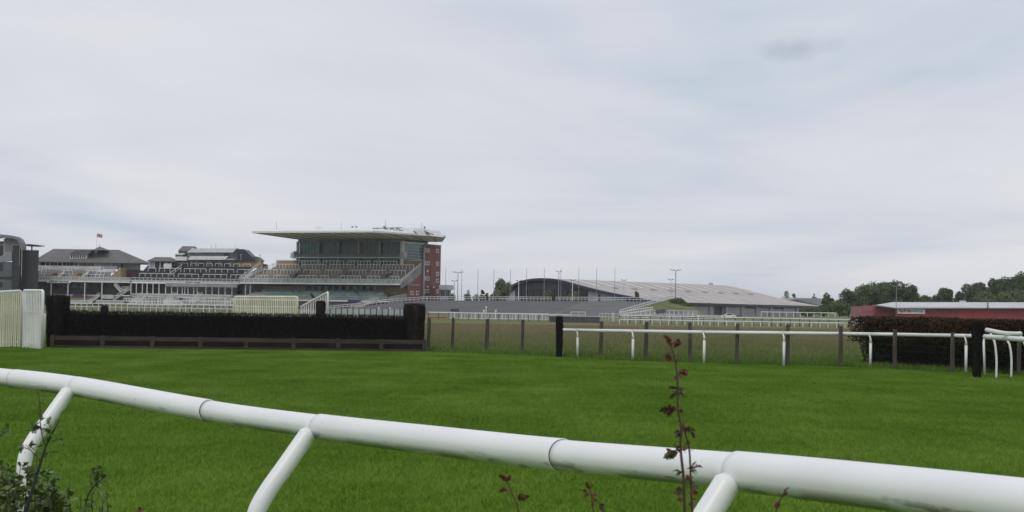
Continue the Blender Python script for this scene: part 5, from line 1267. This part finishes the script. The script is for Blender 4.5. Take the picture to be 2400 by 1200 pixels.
# near left wings
yw = 60.0
def base_at(u, v, Y): p = P(u, v, Y); return Vector((p.x, Y, 0))
p0 = base_at(-70, 760, 58.5); p1 = base_at(49, 760, 59.6); zt0_ = P(-70, 688, 58.5).z; zt1_ = P(49, 681.5, 59.6).z
slat_panel('slatted_wing', 'cream slatted wing panel cut by the left edge', p0, p1, .04, zt0_, zt1_, 26, cream, whitesl, sw=.054)
p2 = base_at(54, 760, 59.3); p3 = base_at(99.5, 760, 57.6); slat_panel('slatted_wing', 'white slatted wing panel with rounded corner beside the birch fence end', p2, p3, .04, P(54, 680.5, 59.3).z, P(99, 681, 57.6).z, 12, whitesl, whitesl, sw=.041)
a = base_at(62, 760, 61.2); b = base_at(104, 760, 59.6); slat_panel('slatted_wing', 'partly hidden slatted panel standing behind the white wing', a, b, .04, 1.3, 1.25, 11, cream, cream, sw=.05)
# wings beyond the fence
a = base_at(549, 720, 98); b = base_at(697, 720, 96); slat_panel('slatted_wing', 'wide cream slatted wing panel seen over the birch fence', a, b, .05, P(549, 695.5, 98).z, P(697, 696, 96).z, 34, cream, cream, sw=.070, rt=.06, rails=(.08, .72))
a = base_at(705, 720, 95.5); b = base_at(768, 710, 88); slat_panel('slatted_wing', 'white slatted wing panel with steeply rising top rail', a, b, .05 + .35, P(705, 719, 95.5).z, P(767, 685.5, 88).z, 11, whitesl, whitesl, sw=.055, rt=.06, rails=(.12,))
e = empty('birch_column', base_at(751, 720, 87)); tag(e, 'short dark birch block in front of the rising white wing', 'birch block'); t = P(751, 702, 87)
column_(e, 'birch', -.23, .23, -.2, .4, 0, t.z, 2400, 8, birchb)
e = empty('birch_column', base_at(245, 722, 110)); tag(e, 'small far birch block seen over the fence at the left', 'birch block'); t = P(245, 716, 110); column_(e, 'birch', -.2, .2, -.2, .2, 0, t.z, 1500, 9)
tag(MB().beam(P(698, 721.5, 95.3), P(706, 724, 95.0), .035, .03).build('black_strap', blackm), 'black strap tying the two slatted panels together', 'strap')
# crow
cr = P(732, 693, 90.7); e = empty('crow', cr); tag(e, 'black crow perched on the rising white rail', 'bird')
bd = [(-.15, 0, .17), (-.125, 0, .16), (-.09, 0, .15), (-.07, 0, .10), (-.03, 0, .04), (.03, 0, -.03), (.09, 0, -.10), (.14, 0, -.15)]
MB().tube(bd, [.006, .018, .038, .045, .07, .068, .04, .014], 10).build('body', feather, e, smooth=True)
for s_ in (-1, 1):
    MB().tube([(-.03, s_ * .05, .05), (.04, s_ * .06, -.04), (.12, s_ * .03, -.14)], [.03, .035, .008], 6).build('wing', feather, e)
    MB().tube([(.0, s_ * .025, -.02), (.005, s_ * .025, -.12)], .008, 5).build('leg', feather, e)

# ================================================================== wire fence with wooden posts
wf = empty('wire_fence', G(1060, 824)); wo = wf.location.copy(); tag(wf, 'wire fence on rough brown wooden posts along the mown turf edge', 'fence')
wposts = [(1004, 745, 821), (1060, 744.5, 823.5), (1140, 747, 826), (1224, 748.5, 829.5), (1315, 751, 834), (1408, 753, 839.5), (1513, 754, 846), (1617, 755, 850.5), (1726, 758, 855), (1846, 760, 858.5), (1970, 764, 861.5), (2097, 772, 866.5), (2232, 779, 873), (2388, 786, 881), (2540, 793, 889)]
tops = []
for i, (u, vt, vb) in enumerate(wposts):
    g = G(u, vb); t = P(u, vt, g.y); r = random.Random(i); h = t.z; w = r.uniform(.062, .08)
    m_ = MB(); jx = r.uniform(-.03, .03); m_.tube([(0, 0, -.05), (jx * .4, 0, h * .5), (jx, 0, h - .02), (jx, 0, h)], [w, w * .97, w * .93, w * .75], 9)
    m_.build('post', woodp, wf, loc=g - wo); tops.append((g - wo, h))
wmb = MB()
for (a, ha), (b, hb) in zip(tops, tops[1:]):
    for f_ in (.06, .2, .34, .48, .62, .78, .94): wmb.tube([a + Vector((0, -.08, 0)) + Vector((0, 0, ha * f_)), b + Vector((0, -.08, hb * f_))], .0014, 3, caps=False)
    n = 26
    for k in range(1, n):
        p = a.lerp(b, k / n) + Vector((0, -.08, 0)); wmb.tube([p + Vector((0, 0, .03)), p + Vector((0, 0, 1.0))], .0010, 3, caps=False)
wmb.build('wire_mesh', wire, wf, kind='stuff')
bpy.context.view_layer.update()

# dark birch end posts with white poles
e = empty('birch_column', G(1311, 838)); tag(e, 'slim dark birch block at the left end of the white rail', 'birch block'); Y = e.location.y; t = P(1310, 742, Y)
column_(e, 'birch', -.11, .09, -.2, .3, 0, t.z, 2600, 10, birch, flare=.03)
g = G(1316, 836); p = P(1314, 770, g.y - .4); tag(MB().tube([(g.x, g.y - .42, .0), (p.x - .0, g.y - .42, p.z)], .035, 8).build('white_pole', white, smooth=True), 'thin white pole standing against the slim birch block', 'pole')
e = empty('birch_column', G(2291, 886)); tag(e, 'dark birch block with wider head standing by the right end of the white rail', 'birch block'); Y = e.location.y; t = P(2290, 760, Y)
column_(e, 'birch', -.10, .075, -.15, .2, 0, t.z * .75, 2400, 11, birch, flare=.0); column_(e, 'birch_head', -.12, .12, -.18, .24, t.z * .66, t.z, 1600, 12, birch, flare=.06)
g = G(2300, 878); p = P(2305, 785, g.y - .35); tag(MB().tube([(g.x, g.y - .35, 0), (p.x, g.y - .35, p.z)], .035, 8).build('white_pole', whitesl, smooth=True), 'leaning white pole beside the wide headed birch block', 'pole')

# ================================================================== middle running rail
mr = empty('running_rail', G(1353, 838)); mo = mr.location.copy(); tag(mr, 'white plastic running rail on six sleeved posts across the turf', 'rail')
mp_ = [(1353, 838, 774), (1483, 847, 776), (1650, 853, 778.5), (1837, 859, 780.5), (2040, 863, 783), (2264, 875, 787)]
rp_ = [P(1316, 773.2, G(1353, 838).y + 1.2)]
for u, vb, vr in mp_:
    g = G(u, vb); q = P(u, vr, g.y + .12); rp_.append(q); l = g - mo; H = q.z
    e_ = empty('post', l); e_.parent = mr
    MB().tube([(0, 0, -.02), (0, 0, H * .75)], .044, 10).build('post_sleeve', whitesl, e_, smooth=True)
    MB().tube([(0, 0, H * .75), (0, 0, H * .79)], .046, 10).build('post_collar', yellowp, e_, smooth=True)
    MB().tube([(0, 0, H * .78), (-.002, .0, H * .84), (-.012, .02, H * .91), (-.035, .08, H * .98)], [.034, .032, .026, .022], 8).build('post_neck', whitesl, e_, smooth=True)
    bpy.data.objects.remove(e_) if False else None
rp_.append(P(2283, 787.6, rp_[-1].y - .4))
cv = catmull(rp_, 8)
for i in range(0, len(cv) - 1, 8):
    seg = [p - mo for p in cv[i:i + 9]]
    if len(seg) > 1: MB().tube(seg, .056, 12).build('rail_tube', white, mr, smooth=True)
# right hand rails
rr_ = empty('running_rail', G(2310, 880)); r2 = rr_.location.copy(); tag(rr_, 'white rail continuing to the right edge behind the curved legged rail', 'rail')
pts = [P(2308, 789, 36.8), P(2400, 795.5, 35.4), P(2560, 806, 33.4)]; MB().tube([p - r2 for p in catmull(pts, 6)], .056, 12).build('rail_tube', white, rr_, smooth=True)
g = G(2520, 892); MB().tube([g - r2, Vector((g.x, g.y, .95)) - r2], .04, 8).build('post', whitesl, rr_)
cr_ = empty('running_rail', G(2335, 888)); c0 = cr_.location.copy(); tag(cr_, 'curved white rail on gooseneck legs at the right edge', 'rail')
pts = [P(2313, 773.5, 36.4), P(2330, 777, 36.0), P(2352, 781, 35.9), P(2380, 782.6, 36.2), P(2391, 782, 36.6)]
MB().tube([p - c0 for p in catmull(pts, 6)], .052, 12).build('rail_tube', white, cr_, smooth=True)
for (ut, vt), (um, vm), (ub, vb) in (((2320, 777), (2335, 812), (2335, 888)), ((2354, 783), (2370, 818), (2370, 886)), ((2391, 785), (2408, 822), (2408, 884))):
    g = G(ub, vb); Y = g.y; a, b, m0 = P(ut, vt, Y + .15), P(ub + .5, vb - 46, Y), P(um - 3.5, vm - 8, Y + .03); m1 = P(um - 9, (vt + vm) / 2 - 2, Y + .08)
    MB().tube([q - c0 for q in catmull([a, m1, m0, b, g], 6)], .031, 10).build('leg', white, cr_, smooth=True)

# ================================================================== hedge
hd = empty('hedge', G(2010, 868)); ho = hd.location.copy(); tag(hd, 'tall clipped hedge, nearly black below and copper red on top', 'hedge')
rng = random.Random(21); A0 = G(2022, 858); A1 = Vector((22, 35.5, 0)); A0.y += .9; dv = (A1 - A0); dvn = dv.normalized(); nv = Vector((-dvn.y, dvn.x, 0)); HL = dv.length
def hprof(s_): return 1.62 + .07 * noise.noise(Vector((s_ * .9, 1, 0))) + .05 * noise.noise(Vector((s_ * 3.1, 5, 0)))
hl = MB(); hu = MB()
for k in range(110000):
    s_ = rng.uniform(-.35, HL); H = hprof(s_); z = H * rng.random() ** .85; 
    endf = max(0, 1 - (s_ + .35) / .5); bulge = .15 * math.sin(z / H * 3) 
    if s_ < .15 + .5 * (.5 - z / H) and z < .5 * H: continue
    dep = rng.random() ** 2.2 * .9 - bulge
    if rng.random() < .28: z = H - rng.random() ** 2 * .25; dep = rng.uniform(-.1, 1.6)
    out_ = 1.0 + .05 * noise.noise(Vector((s_ * 2.5, z * 2.5, 2)))
    c = A0 + dvn * s_ + nv * (dep * out_ + .12 * noise.noise(Vector((s_ * 2, z * 2, 0)))) + Vector((0, 0, z)) - ho
    a1 = Vector((rng.gauss(0, 1), rng.gauss(0, 1), rng.gauss(0, 1))).normalized(); a2 = a1.cross(Vector((rng.gauss(0, 1), rng.gauss(0, 1), rng.gauss(0, 1)))).normalized(); q = rng.uniform(.022, .046)
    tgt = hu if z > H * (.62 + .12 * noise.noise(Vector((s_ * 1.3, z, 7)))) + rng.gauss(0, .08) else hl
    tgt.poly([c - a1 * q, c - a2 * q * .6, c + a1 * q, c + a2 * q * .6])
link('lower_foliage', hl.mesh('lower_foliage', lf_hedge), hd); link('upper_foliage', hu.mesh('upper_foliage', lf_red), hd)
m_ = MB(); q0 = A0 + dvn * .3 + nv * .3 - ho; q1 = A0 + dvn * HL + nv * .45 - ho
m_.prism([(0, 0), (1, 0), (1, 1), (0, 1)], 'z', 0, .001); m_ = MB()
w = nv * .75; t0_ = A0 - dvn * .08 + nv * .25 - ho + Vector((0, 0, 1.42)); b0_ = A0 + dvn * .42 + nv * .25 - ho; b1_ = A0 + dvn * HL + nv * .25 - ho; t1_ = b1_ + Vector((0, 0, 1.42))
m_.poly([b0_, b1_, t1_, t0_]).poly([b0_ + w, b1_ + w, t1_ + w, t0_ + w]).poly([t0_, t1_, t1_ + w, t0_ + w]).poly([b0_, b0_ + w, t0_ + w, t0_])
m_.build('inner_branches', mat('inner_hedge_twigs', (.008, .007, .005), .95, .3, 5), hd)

# ================================================================== foreground rail
def wdirt_shade(name):
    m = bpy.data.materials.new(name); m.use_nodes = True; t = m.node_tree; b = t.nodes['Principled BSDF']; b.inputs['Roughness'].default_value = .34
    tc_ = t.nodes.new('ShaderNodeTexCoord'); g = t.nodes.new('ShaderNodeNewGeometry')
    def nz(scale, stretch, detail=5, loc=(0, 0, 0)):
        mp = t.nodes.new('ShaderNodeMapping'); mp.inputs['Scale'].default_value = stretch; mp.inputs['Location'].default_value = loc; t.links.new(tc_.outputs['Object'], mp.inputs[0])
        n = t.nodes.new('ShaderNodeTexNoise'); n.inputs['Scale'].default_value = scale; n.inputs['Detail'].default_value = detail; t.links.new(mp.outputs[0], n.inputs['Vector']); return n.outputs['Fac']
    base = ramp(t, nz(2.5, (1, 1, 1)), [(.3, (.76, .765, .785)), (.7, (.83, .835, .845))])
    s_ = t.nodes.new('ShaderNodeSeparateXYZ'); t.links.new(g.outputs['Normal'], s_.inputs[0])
    # mildew and rubbed-in mud patches, plus painted shade darkening the whole underside
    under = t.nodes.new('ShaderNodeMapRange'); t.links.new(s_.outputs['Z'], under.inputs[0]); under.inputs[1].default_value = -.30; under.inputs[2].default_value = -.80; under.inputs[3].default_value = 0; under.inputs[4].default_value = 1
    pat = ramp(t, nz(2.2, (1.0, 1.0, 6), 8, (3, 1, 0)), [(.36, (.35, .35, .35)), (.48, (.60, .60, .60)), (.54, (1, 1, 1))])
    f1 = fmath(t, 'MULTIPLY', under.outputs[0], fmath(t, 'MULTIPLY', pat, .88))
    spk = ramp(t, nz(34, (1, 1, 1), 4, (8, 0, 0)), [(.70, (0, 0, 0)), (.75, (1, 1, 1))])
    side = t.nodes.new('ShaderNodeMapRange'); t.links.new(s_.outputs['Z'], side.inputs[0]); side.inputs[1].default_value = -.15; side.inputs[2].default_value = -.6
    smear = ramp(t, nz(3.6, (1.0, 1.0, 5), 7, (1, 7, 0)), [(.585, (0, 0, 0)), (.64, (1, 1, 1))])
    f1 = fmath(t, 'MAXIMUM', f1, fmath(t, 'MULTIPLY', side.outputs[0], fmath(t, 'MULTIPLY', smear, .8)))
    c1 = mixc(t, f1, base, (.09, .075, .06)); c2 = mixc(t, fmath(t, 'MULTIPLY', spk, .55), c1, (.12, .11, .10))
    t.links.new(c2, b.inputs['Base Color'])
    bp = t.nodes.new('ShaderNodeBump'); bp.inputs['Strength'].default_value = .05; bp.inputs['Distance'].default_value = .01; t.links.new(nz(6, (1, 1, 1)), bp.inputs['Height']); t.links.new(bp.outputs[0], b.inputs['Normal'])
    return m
pvc = wdirt_shade('white_pvc')
nr = empty('running_rail', Vector((0, 6, 0))); no_ = nr.location.copy(); tag(nr, 'thick white plastic running rail curving across the foreground', 'rail')
D_ = .125
ctrl = [(-420, 838, 13.4), (-160, 849, 12.0), (0, 862, 11.0), (180, 882.5, 10.2), (490, 936.5, 9.1), (750, 970.5, 8.05), (1040, 1001, 7.0), (1320, 1028.5, 6.15), (1730, 1058.5, 5.2), (2100, 1092, 4.5), (2400, 1122, 4.02), (2800, 1165, 3.5)]
rc = []
for u, v, Y in ctrl:
    p = P(u, v, Y); rc.append(p - Vector((0, 0, D_ / 2)))
# let the line carry on to the right past the camera
rc.append(rc[-1] + (rc[-1] - rc[-2]) * 1.5)
cv = catmull(rc, 24)
us = []
def uof(p):
    d = p - CAM; z = d.dot(fwd); return 1200 + F * d.dot(right) / z if z > .1 else 99999
us = [uof(p) for p in cv]
cuts = [(-99999, .0600), (36, .0625), (180, .0640), (490, .0585), (750, .0640), (1318, .0590), (1727, .0645), (99998, .06)]
for (ua, ra), (ub, _) in zip(cuts, cuts[1:]):
    seg = [p for p, u in zip(cv, us) if ua <= u <= ub]
    def interp(uu):
        for i in range(len(us) - 1):
            if us[i] <= uu <= us[i + 1]: return cv[i].lerp(cv[i + 1], (uu - us[i]) / (us[i + 1] - us[i]))
    if abs(ua) < 9e4: seg = [interp(ua)] + seg
    if ub < 9e4: seg = seg + [interp(ub)]
    seg = [q - no_ for q in seg]; out_ = [seg[0]]
    for q in seg[1:]:
        if (q - out_[-1]).length > .012: out_.append(q)
    seg = out_; L_ = len(seg)
    # small rolled lip at both ends of each length
    s0, s1 = (seg[1] - seg[0]).normalized(), (seg[-1] - seg[-2]).normalized()
    seg = [seg[0] + s0 * .001, seg[0] + s0 * .004] + seg[1:-1] + [seg[-1] - s1 * .004, seg[-1] - s1 * .001]
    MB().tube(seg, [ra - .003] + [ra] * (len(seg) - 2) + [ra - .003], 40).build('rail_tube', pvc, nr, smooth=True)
    if abs(ua) < 9e4 and ua in (36, 490, 1318):
        c = interp(ua) - no_; MB().tube([c - s0 * .004, c + s0 * .003], .0605, 40).build('joint_ring', darkm, nr)
for uu in (180, 748, 1742):
    c = interp(uu); c2 = interp(uu + 12); dn = (c2 - c).normalized(); n_ = Vector((dn.y, -dn.x, 0)).normalized()
    if n_.y > 0: n_ = -n_
    lean_ = .62
    top_ = c + n_ * .048 - Vector((0, 0, .018)); k1 = c + n_ * .285 - Vector((0, 0, .325)); k2 = c + n_ * .335 - Vector((0, 0, .43)); k3 = c + n_ * .345 - Vector((0, 0, .58))
    pa_ = top_.lerp(k1, .055); path = catmull([pa_, top_.lerp(k1, .5), k1, k2, k3], 10); path = [top_] + path + [Vector((k3.x, k3.y, -.02))]
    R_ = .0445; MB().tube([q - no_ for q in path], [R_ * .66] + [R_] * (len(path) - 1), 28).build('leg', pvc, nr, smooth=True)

# ================================================================== foreground plants
def leaf_mesh(name, mt, lobed=True, L=.03, seed=0):
    r = random.Random(seed); out_ = []
    if lobed: prof_ = [(0, 0), (.12, .10), (.25, .34), (.34, .20), (.45, .46), (.56, .24), (.70, .40), (.80, .18), (.92, .16), (1, 0)]
    else: prof_ = [(0, 0), (.10, .08), (.22, .22), (.30, .19), (.42, .31), (.50, .26), (.62, .29), (.70, .20), (.80, .21), (.88, .10), (1, 0)]
    m3 = MB()
    def pt(x, y, s_): 
        curl = -.22 * x * x * L; fold = (.35 * abs(y) + r.uniform(-.10, .10) * (abs(y) > .05)) * L
        return (x * L, s_ * y * L * r.uniform(.9, 1.1), fold + curl)
    for s_ in (-1, 1):
        for (x0, y0), (x1, y1) in zip(prof_, prof_[1:]):
            m3.poly([(x0 * L, 0, -.22 * x0 * x0 * L), (x1 * L, 0, -.22 * x1 * x1 * L), pt(x1, y1, s_), pt(x0, y0, s_)] if y1 > 0 and y0 > 0 else ([(x0 * L, 0, -.22 * x0 * x0 * L), (x1 * L, 0, -.22 * x1 * x1 * L), pt(x1, y1, s_)] if y1 > 0 else [(x0 * L, 0, -.22 * x0 * x0 * L), (x1 * L, 0, -.22 * x1 * x1 * L), pt(x0, y0, s_)]))
    return m3.mesh(name, mt, True)
HAW = [leaf_mesh('leaf', lf_haw, True, 1.0, i) for i in range(4)]
ROS = [leaf_mesh('leaf', lf_rose, False, 1.0, i) for i in range(3)]; ROG = [leaf_mesh('leaf', lf_roseg, False, 1.0, i + 5) for i in range(3)]
def add_leaf(parent, me, pos, dirv, size, r, roll=None):
    x = dirv.normalized(); z = (Vector((r.gauss(0, .5), r.gauss(0, .5), 1))).normalized(); y = z.cross(x).normalized(); z = x.cross(y)
    m3 = Matrix((x, y, z)).transposed().to_4x4(); o = bpy.data.objects.new('leaf', me); COL.objects.link(o); o.parent = parent
    o.matrix_local = Matrix.Translation(pos) @ m3 @ Matrix.Rotation(r.uniform(-.9, .9) if roll is None else roll, 4, 'X') @ Matrix.Scale(size, 4); return o
def stem_from(parent, o_, pts, rads, mt, name='stem', n=7):
    w = [P(u, v, Y) - o_ for u, v, Y in pts]; cv_ = catmull(w, 6); rr2 = []
    for i in range(len(cv_)): t = i / (len(cv_) - 1) * (len(rads) - 1); k = min(int(t), len(rads) - 2); rr2.append(rads[k] + (rads[k + 1] - rads[k]) * (t - k))
    MB().tube(cv_, rr2, n).build(name, mt, parent, smooth=True); return cv_
# tall red shoot
def rose(label, Y, stems, leaves, ground_u):
    b = P(ground_u, 1200, Y); e = empty('rose_shoot', Vector((b.x, Y, 0))); o_ = e.location.copy(); tag(e, label, 'plant', 'reddish wild rose shoots in the foreground')
    for pts, rads in stems: 
        cvx = stem_from(e, o_, [(u, v, Y + dy) for u, v, dy in pts], rads, rosest)
        s_ = cvx[0] if pts[0][1] > 1190 else None
        if s_ is not None: MB().tube([Vector((s_.x * .7, s_.y, 0)), s_], [rads[0] * 1.3, rads[0]], 7).build('stem', rosest, e)
    r = random.Random(len(label)); sc_ = Y / F
    for (u, v, ang_, Lp, kind) in leaves:
        p = P(u, v, Y) - o_; a_ = R(ang_); d = right * math.cos(a_) + up * math.sin(a_) + fwd * r.uniform(-.4, .4)
        add_leaf(e, r.choice(ROS if kind == 'r' else ROG), p, d, Lp * sc_ * 1.12, r, r.uniform(-1.4, 1.4))
        if Lp > 13:
            for q in range(2):
                a2_ = a_ + r.gauss(0, .9); d2 = right * math.cos(a2_) + up * math.sin(a2_) + fwd * r.uniform(-.9, .9)
                add_leaf(e, r.choice(ROS if r.random() < .45 else ROG), p + d * (Lp * sc_ * r.uniform(0, .5)), d2, Lp * sc_ * r.uniform(.45, .8), r, r.uniform(-1.6, 1.6))
    return e
rose('tallest red leaved shoot rising in front of the white rail', 3.3,
     [([(1606, 1230, 0), (1603, 1150, 0), (1601, 1110, 0), (1595, 1050, 0), (1596, 1000, 0), (1589, 960, 0), (1588, 900, 0), (1583, 850, 0), (1574, 815, 0), (1566, 792, 0)], [.0034, .003, .0026, .0022, .0018, .001]),
      ([(1624, 1230, .02), (1620, 1150, .02), (1618, 1100, .02), (1616, 1060, .02), (1610, 1030, .02), (1605, 1010, .01), (1598, 1000, .0)], [.0026, .0022, .002, .0016, .0014])],
     [(1567, 803, 115, 20, 'r'), (1570, 812, 100, 22, 'r'), (1578, 815, 55, 24, 'r'), (1580, 812, 35, 22, 'r'), (1574, 828, 190, 20, 'r'), (1576, 835, 200, 22, 'r'), (1582, 836, 20, 10, 'r'), (1584, 842, -80, 12, 'r'),
      (1588, 876, 20, 24, 'r'), (1586, 880, -120, 12, 'r'), (1590, 872, 10, 20, 'r'), (1588, 912, 165, 22, 'g'), (1588, 915, 20, 16, 'g'), (1590, 920, 215, 24, 'g'), (1588, 922, -10, 16, 'g'),
      (1586, 960, 175, 38, 'r'), (1584, 962, 205, 26, 'g'), (1590, 962, -20, 14, 'r'), (1592, 966, 10, 10, 'r'), (1592, 990, 80, 12, 'r'), (1598, 1010, 10, 30, 'g'), (1594, 1012, 190, 14, 'g'), (1618, 1008, -60, 26, 'r'), (1600, 1018, 200, 20, 'g'),
      (1610, 1030, -70, 16, 'r'), (1596, 1058, 170, 28, 'g'), (1590, 1060, 200, 34, 'g'), (1598, 1056, 30, 14, 'r'), (1614, 1058, 20, 12, 'r'), (1614, 1060, -70, 10, 'r'),
      (1600, 1108, 160, 22, 'g'), (1602, 1106, 200, 20, 'g'), (1610, 1100, 20, 18, 'r'), (1620, 1098, 15, 26, 'r'), (1618, 1104, -20, 14, 'g'), (1608, 1112, -60, 18, 'g'),
      (1602, 1148, 190, 24, 'g'), (1602, 1150, 215, 18, 'g'), (1618, 1146, 20, 20, 'g'), (1618, 1148, -30, 18, 'g'), (1602, 1172, 175, 16, 'r'), (1620, 1172, 10, 12, 'r'), (1616, 1178, -80, 10, 'r')], 1606)
rose('small red tipped shoot under the middle of the rail', 3.4, [([(1222, 1230, 0), (1214, 1190, 0), (1202, 1160, 0), (1192, 1135, 0), (1182, 1118, 0)], [.0016, .0013, .0008])],
     [(1182, 1124, 130, 18, 'r'), (1188, 1130, 110, 16, 'r'), (1190, 1128, 60, 16, 'r'), (1192, 1128, 75, 14, 'r'), (1190, 1150, 175, 22, 'r'), (1200, 1155, 250, 12, 'r'), (1212, 1172, 20, 28, 'r'), (1208, 1180, 200, 10, 'r')], 1222)
rose('short dark red bud cluster between the two other shoots', 3.2, [([(1392, 1230, 0), (1390, 1190, 0), (1386, 1160, 0), (1380, 1140, 0)], [.0018, .0015, .001])],
     [(1380, 1146, 110, 18, 'r'), (1383, 1148, 70, 18, 'r'), (1376, 1152, 160, 16, 'r'), (1384, 1158, 200, 18, 'r'), (1386, 1162, 10, 14, 'r'), (1388, 1175, 250, 14, 'r'), (1402, 1184, 20, 14, 'g'), (1404, 1184, -50, 20, 'g'), (1390, 1168, 320, 12, 'r')], 1392)
rose('lone red spike just right of the third rail leg', 3.2, [([(1816, 1230, 0), (1820, 1190, 0), (1832, 1165, 0), (1842, 1146, 0)], [.0018, .0015, .001])],
     [(1838, 1155, 60, 16, 'r'), (1834, 1164, 40, 14, 'r'), (1832, 1166, 120, 12, 'r'), (1826, 1178, 250, 14, 'r'), (1822, 1184, 60, 12, 'r'), (1820, 1192, 100, 14, 'r')], 1816)
rose('tiny red tip at the bottom edge left of the second rail leg', 3.3, [([(326, 1230, 0), (327, 1195, 0)], [.0014, .001])], [(326, 1198, 80, 12, 'r'), (328, 1198, 30, 12, 'r'), (325, 1200, 140, 12, 'r')], 326)

# hawthorn at bottom left
hw = empty('hawthorn_bush', Vector((P(80, 1200, 4.6).x, 4.6, 0))); hwo = hw.location.copy(); tag(hw, 'straggly green hawthorn bush at the bottom left corner', 'bush')
r = random.Random(99); nleaf = 0; extra = MB()
def leaf_at(p, d, size):
    global nleaf
    if nleaf < 290: add_leaf(hw, r.choice(HAW), p, d, size, r); nleaf += 1
    else:
        x = d.normalized(); z = Vector((r.gauss(0, .6), r.gauss(0, .6), 1)).normalized(); y = z.cross(x).normalized(); z = x.cross(y)
        pts_ = [(0, 0), (.25, .34), (.34, .20), (.45, .46), (.56, .24), (.70, .40), (.92, .16), (1, 0)]
        for s_ in (-1, 1): extra.poly([p + x * (a * size) + y * (b * s_ * size) + z * (abs(b) * .3 * size) for a, b in pts_])
def shoot(pts, rads, nl, size=(20, 30), sub=True, first=.1):
    cv_ = stem_from(hw, hwo, pts, rads, twig); Y = pts[0][2]
    for k in range(nl):
        t = first + (1 - first) * r.random(); i = min(int(t * (len(cv_) - 1)), len(cv_) - 2); p = cv_[i].lerp(cv_[i + 1], r.random())
        d = right * r.gauss(0, 1) + up * r.gauss(.3, .8) + fwd * r.gauss(0, .8); d.normalize()
        leaf_at(p + d * .006, d, r.uniform(*size) * Y / F)
shoot([(50, 1240, 4.4), (75, 1150, 4.4), (97, 1078, 4.4), (108, 1045, 4.4), (124, 1012, 4.4), (141, 983, 4.4)], [.005, .0042, .0034, .0026, .0012], 6, (16, 24), first=.35)
shoot([(107, 1047, 4.4), (98, 1018, 4.4), (94, 980, 4.4), (93, 940, 4.4), (86, 912, 4.4)], [.0018, .0014, .0007], 8, (8, 14), first=.2)
shoot([(96, 1082, 4.4), (82, 1067, 4.4), (66, 1048, 4.4), (60, 1042, 4.4)], [.0016, .0012, .0006], 9, (14, 22), first=.3)
shoot([(98, 1018, 4.4), (106, 1006, 4.4), (116, 1000, 4.4)], [.0012, .0006], 4, (16, 22), first=.6)
shoot([(120, 1035, 4.4), (140, 1028, 4.4), (150, 1036, 4.4)], [.0012, .0006], 5, (8, 14))
shoot([(108, 1062, 4.4), (122, 1058, 4.4)], [.001, .0006], 2, (10, 14)); shoot([(92, 1000, 4.4), (78, 1008, 4.4), (76, 1018, 4.4)], [.001, .0006], 8, (14, 22), first=.5)
shoot([(92, 1130, 4.4), (78, 1115, 4.4), (70, 1105, 4.4)], [.0012, .0006], 6, (10, 16))
shoot([(195, 1240, 4.5), (202, 1175, 4.5), (218, 1142, 4.5), (235, 1126, 4.5), (252, 1112, 4.5)], [.003, .0024, .001], 14, (12, 20), first=.3); shoot([(216, 1145, 4.5), (212, 1120, 4.5), (209, 1106, 4.5)], [.0014, .0008], 10, (10, 16))
shoot([(228, 1132, 4.5), (230, 1112, 4.5), (227, 1098, 4.5)], [.0014, .0008], 14, (10, 16)); shoot([(238, 1240, 4.5), (240, 1200, 4.5), (241, 1175, 4.5)], [.0014, .0008], 10, (10, 18))
shoot([(2, 1010, 4.6), (8, 1012, 4.6), (20, 1008, 4.6)], [.001, .0006], 10, (10, 16), first=0)
for k in range(44):
    u = r.uniform(-60, 150) if k < 34 else r.uniform(120, 260); vt = 1078 + abs(u - 30) * .3 + r.uniform(0, 75); Y = 4.4 + r.uniform(-.2, .7); du = r.uniform(-26, 26)
    shoot([(u - du, 1260, Y), (u - du * .4, (1260 + vt) / 2, Y), (u, vt, Y)], [.0026, .002, .001], 58 if u < 150 else 18, (9, 20), first=.05)
m_ = MB()
for k in range(9): a_ = k * .7; m_.tube([(math.cos(a_) * .03, math.sin(a_) * .03, 0), (r.uniform(-.18, .18), r.uniform(-.1, .3), 1.08)], [.012, .004], 6)
m_.build('woody_stems', twig, hw); 
if extra.f: 
    o = link('foliage', extra.mesh('foliage', lf_haw), hw); o['kind'] = 'stuff'
